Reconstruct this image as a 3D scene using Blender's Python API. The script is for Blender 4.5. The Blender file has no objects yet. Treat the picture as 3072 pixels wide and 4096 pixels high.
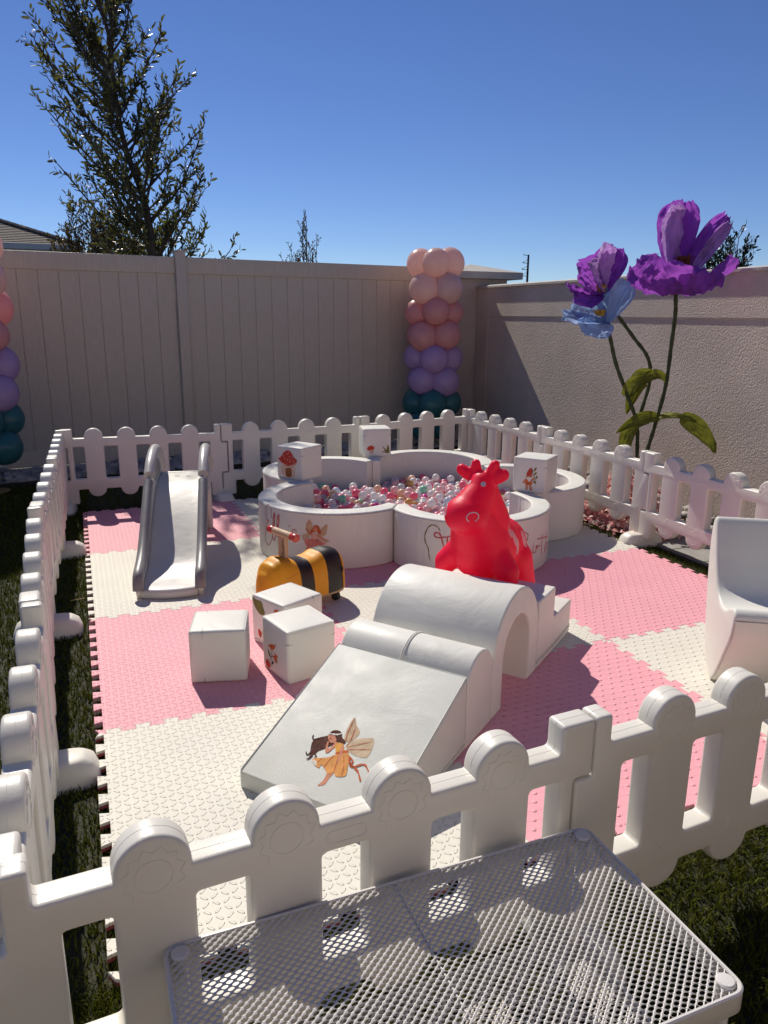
import bpy, bmesh, math, random
import numpy as np
from mathutils import Vector, Matrix, noise
from mathutils.geometry import tessellate_polygon
from mathutils.bvhtree import BVHTree
R = math.radians
random.seed(7)
rng = np.random.default_rng(11)
SC = bpy.context.scene
COL = SC.collection
FLOORZ = -0.024          # lawn level; the mat's upper face is z = 0

# ------------------------------------------------------------------ materials
MATS = {}
def mat(name, col, rough=.5, var=.08, vs=6., bump=0., bs=60., bump2=0., bs2=4., spec=.5, transl=0., trans_col=None, coat=0., metal=0., sss=0., stretch=None, bdist=.004, alpha=None, trans=0.):
    if name in MATS: return MATS[name]
    m = bpy.data.materials.new(name); m.use_nodes = True; nt = m.node_tree; N = nt.nodes; L = nt.links
    b = N['Principled BSDF']; out = N['Material Output']
    tc = N.new('ShaderNodeTexCoord'); src = tc.outputs['Object']
    if stretch:
        mp = N.new('ShaderNodeMapping'); mp.inputs['Scale'].default_value = stretch; L.new(src, mp.inputs['Vector']); src = mp.outputs['Vector']
    nz = N.new('ShaderNodeTexNoise'); nz.inputs['Scale'].default_value = vs; nz.inputs['Detail'].default_value = 4; L.new(src, nz.inputs['Vector'])
    mx = N.new('ShaderNodeMix'); mx.data_type = 'RGBA'
    mx.inputs['A'].default_value = (*[max(0, c*(1-var)) for c in col], 1); mx.inputs['B'].default_value = (*[min(1, c*(1+var)) for c in col], 1)
    mr = N.new('ShaderNodeMapRange'); mr.inputs['From Min'].default_value = .3; mr.inputs['From Max'].default_value = .7
    L.new(nz.outputs['Fac'], mr.inputs['Value']); L.new(mr.outputs['Result'], mx.inputs['Factor'])
    L.new(mx.outputs['Result'], b.inputs['Base Color'])
    rn = N.new('ShaderNodeTexNoise'); rn.inputs['Scale'].default_value = vs*2.3; rn.inputs['Detail'].default_value = 6; L.new(src, rn.inputs['Vector'])
    rm = N.new('ShaderNodeMapRange'); rm.inputs['From Min'].default_value = .3; rm.inputs['From Max'].default_value = .7; rm.inputs['To Min'].default_value = max(.03, rough*.82); rm.inputs['To Max'].default_value = min(1, rough*1.22)
    L.new(rn.outputs['Fac'], rm.inputs['Value']); L.new(rm.outputs['Result'], b.inputs['Roughness']); b.inputs['Specular IOR Level'].default_value = spec
    b.inputs['Coat Weight'].default_value = coat; b.inputs['Metallic'].default_value = metal
    b.inputs['Transmission Weight'].default_value = trans
    if sss: b.inputs['Subsurface Weight'].default_value = sss; b.inputs['Subsurface Radius'].default_value = (.05, .03, .02); b.inputs['Subsurface Scale'].default_value = 1
    prev = None
    for (st, sc_, dist) in ((bump2, bs2, .02), (bump, bs, bdist)):
        if st:
            bn = N.new('ShaderNodeTexNoise'); bn.inputs['Scale'].default_value = sc_; bn.inputs['Detail'].default_value = 3; bn.inputs['Distortion'].default_value = 1.4 if (st, sc_) == (bump2, bs2) else 0; L.new(src, bn.inputs['Vector'])
            bp = N.new('ShaderNodeBump'); bp.inputs['Strength'].default_value = st; bp.inputs['Distance'].default_value = dist
            L.new(bn.outputs['Fac'], bp.inputs['Height'])
            if prev: L.new(prev, bp.inputs['Normal'])
            prev = bp.outputs['Normal']
    if prev: L.new(prev, b.inputs['Normal'])
    if transl:
        t = N.new('ShaderNodeBsdfTranslucent'); ms = N.new('ShaderNodeMixShader'); ms.inputs['Fac'].default_value = transl
        if trans_col: t.inputs['Color'].default_value = (*trans_col, 1)
        else: L.new(mx.outputs['Result'], t.inputs['Color'])
        if prev: L.new(prev, t.inputs['Normal'])
        L.new(b.outputs['BSDF'], ms.inputs[1]); L.new(t.outputs['BSDF'], ms.inputs[2]); L.new(ms.outputs['Shader'], out.inputs['Surface'])
    MATS[name] = m
    return m

class NB:
    """small helper for math-node patterns"""
    def __init__(s, m): s.nt = m.node_tree; s.N = s.nt.nodes; s.L = s.nt.links
    def put(s, v, inp):
        if isinstance(v, (int, float)): inp.default_value = v
        else: s.L.new(v, inp)
    def m(s, op, a, b=None, c=None):
        n = s.N.new('ShaderNodeMath'); n.operation = op
        s.put(a, n.inputs[0])
        if b is not None: s.put(b, n.inputs[1])
        if c is not None: s.put(c, n.inputs[2])
        return n.outputs[0]

def foam_tile_mat(name, top, low, pattern):
    m = bpy.data.materials.new(name); m.use_nodes = True; q = NB(m); N, L = q.N, q.L; b = N['Principled BSDF']
    tc = N.new('ShaderNodeTexCoord'); sx = N.new('ShaderNodeSeparateXYZ'); L.new(tc.outputs['Object'], sx.inputs[0])
    x, y, z = sx.outputs
    if pattern == 'plate':
        a = .0285
        px, py = q.m('DIVIDE', x, a), q.m('DIVIDE', y, a)
        cx, cy = q.m('FLOOR', px), q.m('FLOOR', py)
        fx, fy = q.m('SUBTRACT', q.m('SUBTRACT', px, cx), .5), q.m('SUBTRACT', q.m('SUBTRACT', py, cy), .5)
        par = q.m('FLOORED_MODULO', q.m('ADD', cx, cy), 2.)
        sg = q.m('MULTIPLY_ADD', par, 2., -1.)
        fys = q.m('MULTIPLY', fy, sg)
        u = q.m('MULTIPLY', q.m('ADD', fx, fys), .7071); v = q.m('MULTIPLY', q.m('SUBTRACT', fx, fys), .7071)
        e = q.m('ADD', q.m('POWER', q.m('DIVIDE', q.m('ABSOLUTE', u), .47), 2.), q.m('POWER', q.m('DIVIDE', q.m('ABSOLUTE', v), .165), 2.))
        h = q.m('SMOOTHSTEP', 0., .9, q.m('SUBTRACT', 1., e)) if False else None
        mr = N.new('ShaderNodeMapRange'); mr.interpolation_type = 'SMOOTHSTEP'; mr.inputs['From Min'].default_value = 1.0; mr.inputs['From Max'].default_value = .45
        L.new(e, mr.inputs['Value']); h = mr.outputs['Result']; dist = .0046
    else:
        ax, ay = .054, .040
        py = q.m('DIVIDE', y, ay); cy = q.m('FLOOR', py); fy = q.m('SUBTRACT', q.m('SUBTRACT', py, cy), .5)
        off = q.m('MULTIPLY', q.m('FLOORED_MODULO', cy, 2.), .5)
        px = q.m('ADD', q.m('DIVIDE', x, ax), off); cx = q.m('FLOOR', px); fx = q.m('SUBTRACT', q.m('SUBTRACT', px, cx), .5)
        dx, dy = q.m('MULTIPLY', fx, ax), q.m('MULTIPLY', fy, ay)
        r = q.m('SQRT', q.m('ADD', q.m('POWER', q.m('ABSOLUTE', dx), 2.), q.m('POWER', q.m('ABSOLUTE', dy), 2.)))
        mr = N.new('ShaderNodeMapRange'); mr.interpolation_type = 'SMOOTHSTEP'; mr.inputs['From Min'].default_value = .0098; mr.inputs['From Max'].default_value = .003
        L.new(r, mr.inputs['Value'])
        ex = q.m('SUBTRACT', q.m('ABSOLUTE', q.m('SUBTRACT', q.m('ABSOLUTE', dx), .027)), .014)
        d1 = q.m('LESS_THAN', ex, 0.); d2 = q.m('LESS_THAN', q.m('ABSOLUTE', dy), .0022)
        h = q.m('ADD', mr.outputs['Result'], q.m('MULTIPLY', q.m('MULTIPLY', d1, d2), .55)); dist = .0042
    bp = N.new('ShaderNodeBump'); bp.inputs['Strength'].default_value = .9; bp.inputs['Distance'].default_value = dist
    L.new(h, bp.inputs['Height'])
    nz = N.new('ShaderNodeTexNoise'); nz.inputs['Scale'].default_value = 300; nz.inputs['Detail'].default_value = 2; L.new(tc.outputs['Object'], nz.inputs['Vector'])
    bp2 = N.new('ShaderNodeBump'); bp2.inputs['Strength'].default_value = .25; bp2.inputs['Distance'].default_value = .001
    L.new(nz.outputs['Fac'], bp2.inputs['Height']); L.new(bp.outputs['Normal'], bp2.inputs['Normal']); L.new(bp2.outputs['Normal'], b.inputs['Normal'])
    n2 = N.new('ShaderNodeTexNoise'); n2.inputs['Scale'].default_value = 3.5; n2.inputs['Detail'].default_value = 5; L.new(tc.outputs['Object'], n2.inputs['Vector'])
    mx = N.new('ShaderNodeMix'); mx.data_type = 'RGBA'; L.new(n2.outputs['Fac'], mx.inputs['Factor'])
    mx.inputs['A'].default_value = (*[c*.88 for c in top], 1); mx.inputs['B'].default_value = (*[min(1, c*1.07) for c in top], 1)
    m2 = N.new('ShaderNodeMix'); m2.data_type = 'RGBA'; L.new(q.m('LESS_THAN', z, -.010), m2.inputs['Factor'])
    L.new(mx.outputs['Result'], m2.inputs['A']); m2.inputs['B'].default_value = (*low, 1)
    oi = N.new('ShaderNodeObjectInfo'); hv = N.new('ShaderNodeHueSaturation'); q.put(q.m('MULTIPLY_ADD', oi.outputs['Random'], .09, .94), hv.inputs['Value']); L.new(m2.outputs['Result'], hv.inputs['Color'])
    n3 = N.new('ShaderNodeTexNoise'); n3.inputs['Scale'].default_value = 55; n3.inputs['Detail'].default_value = 3; L.new(tc.outputs['Object'], n3.inputs['Vector'])
    ms = N.new('ShaderNodeMix'); ms.data_type = 'RGBA'; q.put(q.m('MULTIPLY', q.m('GREATER_THAN', n3.outputs['Fac'], .735), .45), ms.inputs['Factor']); L.new(hv.outputs['Color'], ms.inputs['A']); ms.inputs['B'].default_value = (.12, .09, .05, 1)
    L.new(ms.outputs['Result'], b.inputs['Base Color']); b.inputs['Roughness'].default_value = .62; b.inputs['Specular IOR Level'].default_value = .3
    return m

# ------------------------------------------------------------------ objects
def link(name, me, parent=None, loc=None, rz=0):
    o = bpy.data.objects.new(name, me); COL.objects.link(o)
    if parent: o.parent = parent
    if loc is not None: o.location = loc
    if rz: o.rotation_euler = (0, 0, rz)
    return o
def tag(o, label=None, cat=None, group=None, kind=None):
    if label: o['label'] = label
    if cat: o['category'] = cat
    if group: o['group'] = group
    if kind: o['kind'] = kind
    return o
def thing(name, label, cat, loc=(0, 0, 0), rz=0, group=None):
    o = link(name, None, None, loc, rz); o.empty_display_size = .1
    return tag(o, label, cat, group, 'thing')
def dup_tree(src, parent=None):
    o = src.copy(); COL.objects.link(o)
    if parent: o.parent = parent
    for ch in src.children: dup_tree(ch, o)
    return o
def finish(me, smooth=True, ang=35):
    if smooth:
        me.shade_smooth()
        if ang: me.set_sharp_from_angle(angle=R(ang))
    return me
class MB:
    def __init__(s): s.v = []; s.f = []; s.m = []
    def add(s, v, f, mi=0, M=None):
        o = len(s.v)
        s.v += [tuple(M @ Vector(p)) for p in v] if M else [tuple(p) for p in v]
        s.f += [tuple(i+o for i in q) for q in f]; s.m += [mi]*len(f); return s
    def box(s, a, b, mi=0, M=None):
        x0, y0, z0 = a; x1, y1, z1 = b
        return s.add([(x0,y0,z0),(x1,y0,z0),(x1,y1,z0),(x0,y1,z0),(x0,y0,z1),(x1,y0,z1),(x1,y1,z1),(x0,y1,z1)],
                     [(0,3,2,1),(4,5,6,7),(0,1,5,4),(1,2,6,5),(2,3,7,6),(3,0,4,7)], mi, M)
    def tube(s, pts, rad, n=8, mi=0, cap=True, closed=False, M=None):
        P = [Vector(p) for p in pts]; K = len(P)
        rr = rad if isinstance(rad, (list, tuple)) else [rad]*K
        v = []; f = []; nv = None
        for i in range(K):
            if closed: t = P[(i+1) % K]-P[i-1]
            else: t = P[min(i+1, K-1)]-P[max(i-1, 0)]
            if t.length < 1e-9: t = Vector((0, 0, 1))
            t.normalize()
            if nv is None:
                nv = t.orthogonal().normalized()
            else:
                nv = (nv-t*nv.dot(t))
                nv = nv.normalized() if nv.length > 1e-6 else t.orthogonal().normalized()
            bn = t.cross(nv)
            for j in range(n):
                a = 2*math.pi*j/n; v.append(P[i]+(nv*math.cos(a)+bn*math.sin(a))*rr[i])
        for i in range(K if closed else K-1):
            i2 = (i+1) % K
            for j in range(n): f.append((i*n+j, i*n+(j+1) % n, i2*n+(j+1) % n, i2*n+j))
        if cap and not closed:
            f.append(tuple(range(n-1, -1, -1))); f.append(tuple((K-1)*n+j for j in range(n)))
        return s.add(v, f, mi, M)
    def lathe(s, prof, n=24, mi=0, M=None):
        v = []; f = []
        for r, z in prof:
            for j in range(n):
                a = 2*math.pi*j/n; v.append((r*math.cos(a), r*math.sin(a), z))
        for i in range(len(prof)-1):
            for j in range(n): f.append((i*n+j, i*n+(j+1) % n, (i+1)*n+(j+1) % n, (i+1)*n+j))
        f.append(tuple(range(n-1, -1, -1))); f.append(tuple((len(prof)-1)*n+j for j in range(n)))
        return s.add(v, f, mi, M)
    def grid(s, fn, nu, nv, mi=0):
        v = [fn(i/nu, j/nv) for i in range(nu+1) for j in range(nv+1)]
        f = [(i*(nv+1)+j, (i+1)*(nv+1)+j, (i+1)*(nv+1)+j+1, i*(nv+1)+j+1) for i in range(nu) for j in range(nv)]
        return s.add(v, f, mi)
    def ball(s, c, r, nu=12, nv=8, mi=0, M=None):
        rx, ry, rz = r if isinstance(r, (tuple, list)) else (r, r, r)
        v = [(c[0], c[1], c[2]+rz)]; f = []
        for i in range(1, nv):
            t = math.pi*i/nv
            for j in range(nu): v.append((c[0]+rx*math.sin(t)*math.cos(2*math.pi*j/nu), c[1]+ry*math.sin(t)*math.sin(2*math.pi*j/nu), c[2]+rz*math.cos(t)))
        v.append((c[0], c[1], c[2]-rz)); e = len(v)-1
        for j in range(nu):
            f.append((0, 1+j, 1+(j+1) % nu)); f.append((e, 1+(nv-2)*nu+(j+1) % nu, 1+(nv-2)*nu+j))
            for i in range(nv-2): f.append((1+i*nu+j, 1+(i+1)*nu+j, 1+(i+1)*nu+(j+1) % nu, 1+i*nu+(j+1) % nu))
        return s.add(v, f, mi, M)
    def mesh(s, name, mats, smooth=True, ang=35):
        me = bpy.data.meshes.new(name); me.from_pydata(s.v, [], s.f)
        for m in (mats if isinstance(mats, (list, tuple)) else [mats]): me.materials.append(m)
        me.polygons.foreach_set('material_index', s.m); me.update()
        return finish(me, smooth, ang)
    def build(s, name, mats, parent=None, loc=None, rz=0, smooth=True, ang=35):
        return link(name, s.mesh(name, mats, smooth, ang), parent, loc, rz)

def fillet(pts, r, n=5):
    out = []; K = len(pts)
    for i in range(K):
        p = Vector(pts[i][:2]); a = Vector(pts[i-1][:2]); b = Vector(pts[(i+1) % K][:2])
        rr = pts[i][2] if len(pts[i]) > 2 else r
        da, db = (a-p), (b-p); la, lb = da.length, db.length
        if rr <= 0 or la < 1e-6 or lb < 1e-6: out.append(tuple(p)); continue
        da /= la; db /= lb; th = math.acos(max(-1, min(1, da.dot(db))))
        if th > 3.05: out.append(tuple(p)); continue
        d = min(rr/math.tan(th/2), la*.45, lb*.45); A = p+da*d; B = p+db*d
        for k in range(n+1):
            t = k/n; out.append(tuple(A*(1-t)**2+p*2*t*(1-t)+B*t*t))
    return out
def extrude_profile(name, loops, y0, y1, bevel, mats, res=2, ang=38, vertical=True):
    """outline (x,z) with holes -> rounded slab between y0 and y1 (or z0..z1 when not vertical)"""
    cu = bpy.data.curves.new('tmp', 'CURVE'); cu.dimensions = '2D'; cu.fill_mode = 'BOTH'
    cu.extrude = (y1-y0)/2-bevel; cu.bevel_depth = bevel; cu.bevel_resolution = res; cu.offset = -bevel
    for lp in loops:
        sp = cu.splines.new('POLY'); sp.points.add(len(lp)-1); sp.use_cyclic_u = True
        for i, q in enumerate(lp): sp.points[i].co = (q[0], q[1], 0, 1)
    ob = bpy.data.objects.new('tmp', cu); COL.objects.link(ob); bpy.context.view_layer.update()
    dg = bpy.context.evaluated_depsgraph_get(); me = bpy.data.meshes.new_from_object(ob.evaluated_get(dg))
    bpy.data.objects.remove(ob); bpy.data.curves.remove(cu)
    bm = bmesh.new(); bm.from_mesh(me); bmesh.ops.remove_doubles(bm, verts=bm.verts, dist=2e-5)
    c = (y0+y1)/2
    for v in bm.verts:
        x, y, z = v.co
        v.co = (x, c-z, y) if vertical else (x, y, z+c)
    bmesh.ops.recalc_face_normals(bm, faces=bm.faces)
    bm.to_mesh(me); bm.free(); me.name = name; me.materials.clear()
    for m in (mats if isinstance(mats, (list, tuple)) else [mats]): me.materials.append(m)
    me.polygons.foreach_set('material_index', [0]*len(me.polygons))
    return finish(me, True, ang)
def spline(pts, n=6, closed=False):
    P = [Vector(p) for p in pts]; K = len(P); out = []
    rngi = range(K) if closed else range(K-1)
    for i in rngi:
        p0 = P[(i-1) % K] if closed or i > 0 else P[0]*2-P[1]
        p1 = P[i]; p2 = P[(i+1) % K]
        p3 = P[(i+2) % K] if closed or i+2 < K else P[-1]*2-P[-2]
        for k in range(n):
            t = k/n; out.append(.5*((2*p1)+(p2-p0)*t+(2*p0-5*p1+4*p2-p3)*t*t+(3*p1-p0-3*p2+p3)*t**3))
    if not closed: out.append(P[-1])
    return out

# ------------------------------------------------------------------ printed drawings on surfaces
INK = dict(wing=(.55,.40,.26), wing2=(.58,.45,.30), skin=(.62,.26,.16), rose=(.66,.24,.20), blush=(.72,.42,.34), ginger=(.50,.13,.05),
    hair=(.085,.028,.018), amber=(.75,.36,.08), orange=(.72,.33,.10), cream=(.72,.62,.5), rust=(.55,.12,.045), stem=(.70,.56,.45), red=(.55,.07,.045),
    wood=(.30,.12,.05), leaf=(.20,.19,.06), darkleaf=(.08,.06,.03), orange2=(.62,.15,.05), white=(.75,.70,.64), brown=(.3,.1,.04), script=(.56,.12,.13), olive=(.19,.15,.05), ink=(.10,.04,.03))
def ink(n): return mat('print_'+n, INK[n], .7, .16, 40, spec=.12)
def print_on(name, parent, shapes, strokes, fn, lift=.0016):
    """flat ink shapes and pen strokes laid on a surface given by fn(u, v, lift)"""
    mb = MB(); names = []
    def mi(n):
        if n not in names: names.append(n)
        return names.index(n)
    lv = lift
    for n, pts in shapes:
        P = [Vector((p[0], p[1], 0)) for p in spline([(p[0], p[1]) for p in pts], 4, True)]
        tris = tessellate_polygon([P]); lv += .00012
        bm = bmesh.new(); vs = [bm.verts.new(p) for p in P]
        for t in tris:
            try: bm.faces.new([vs[i] for i in t])
            except ValueError: pass
        bmesh.ops.subdivide_edges(bm, edges=[e for e in bm.edges if e.calc_length() > .03], cuts=2, use_grid_fill=True)
        bmesh.ops.triangulate(bm, faces=bm.faces)
        bmesh.ops.recalc_face_normals(bm, faces=bm.faces)
        bm.verts.index_update()
        fl = [tuple(v.index for v in f.verts) for f in bm.faces]
        mb.add([fn(v.co.x, v.co.y, lv) for v in bm.verts], fl, mi(n)); bm.free()
    lv += .0003
    for n, pts, w in strokes:
        S = spline([(p[0], p[1]) for p in pts], 6) if len(pts) > 2 else [Vector((p[0], p[1])) for p in pts]
        v = []; K = len(S)
        for i in range(K):
            t = S[min(i+1, K-1)]-S[max(i-1, 0)]
            t = t.normalized() if t.length > 1e-9 else Vector((1, 0)); nn = Vector((-t.y, t.x))
            ww = w*.5*(.65+.35*math.sin(math.pi*min(1, max(0, i/(K-1)))))*(1+.25*math.sin(i*.9))
            for sgn in (1, -1):
                q = S[i]+nn*ww*sgn; v.append(fn(q.x, q.y, lv))
        mb.add(v, [(2*i, 2*i+1, 2*i+3, 2*i+2) for i in range(K-1)], mi(n))
    return mb.build(name, [ink(n) for n in names], parent, smooth=False)
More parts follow.
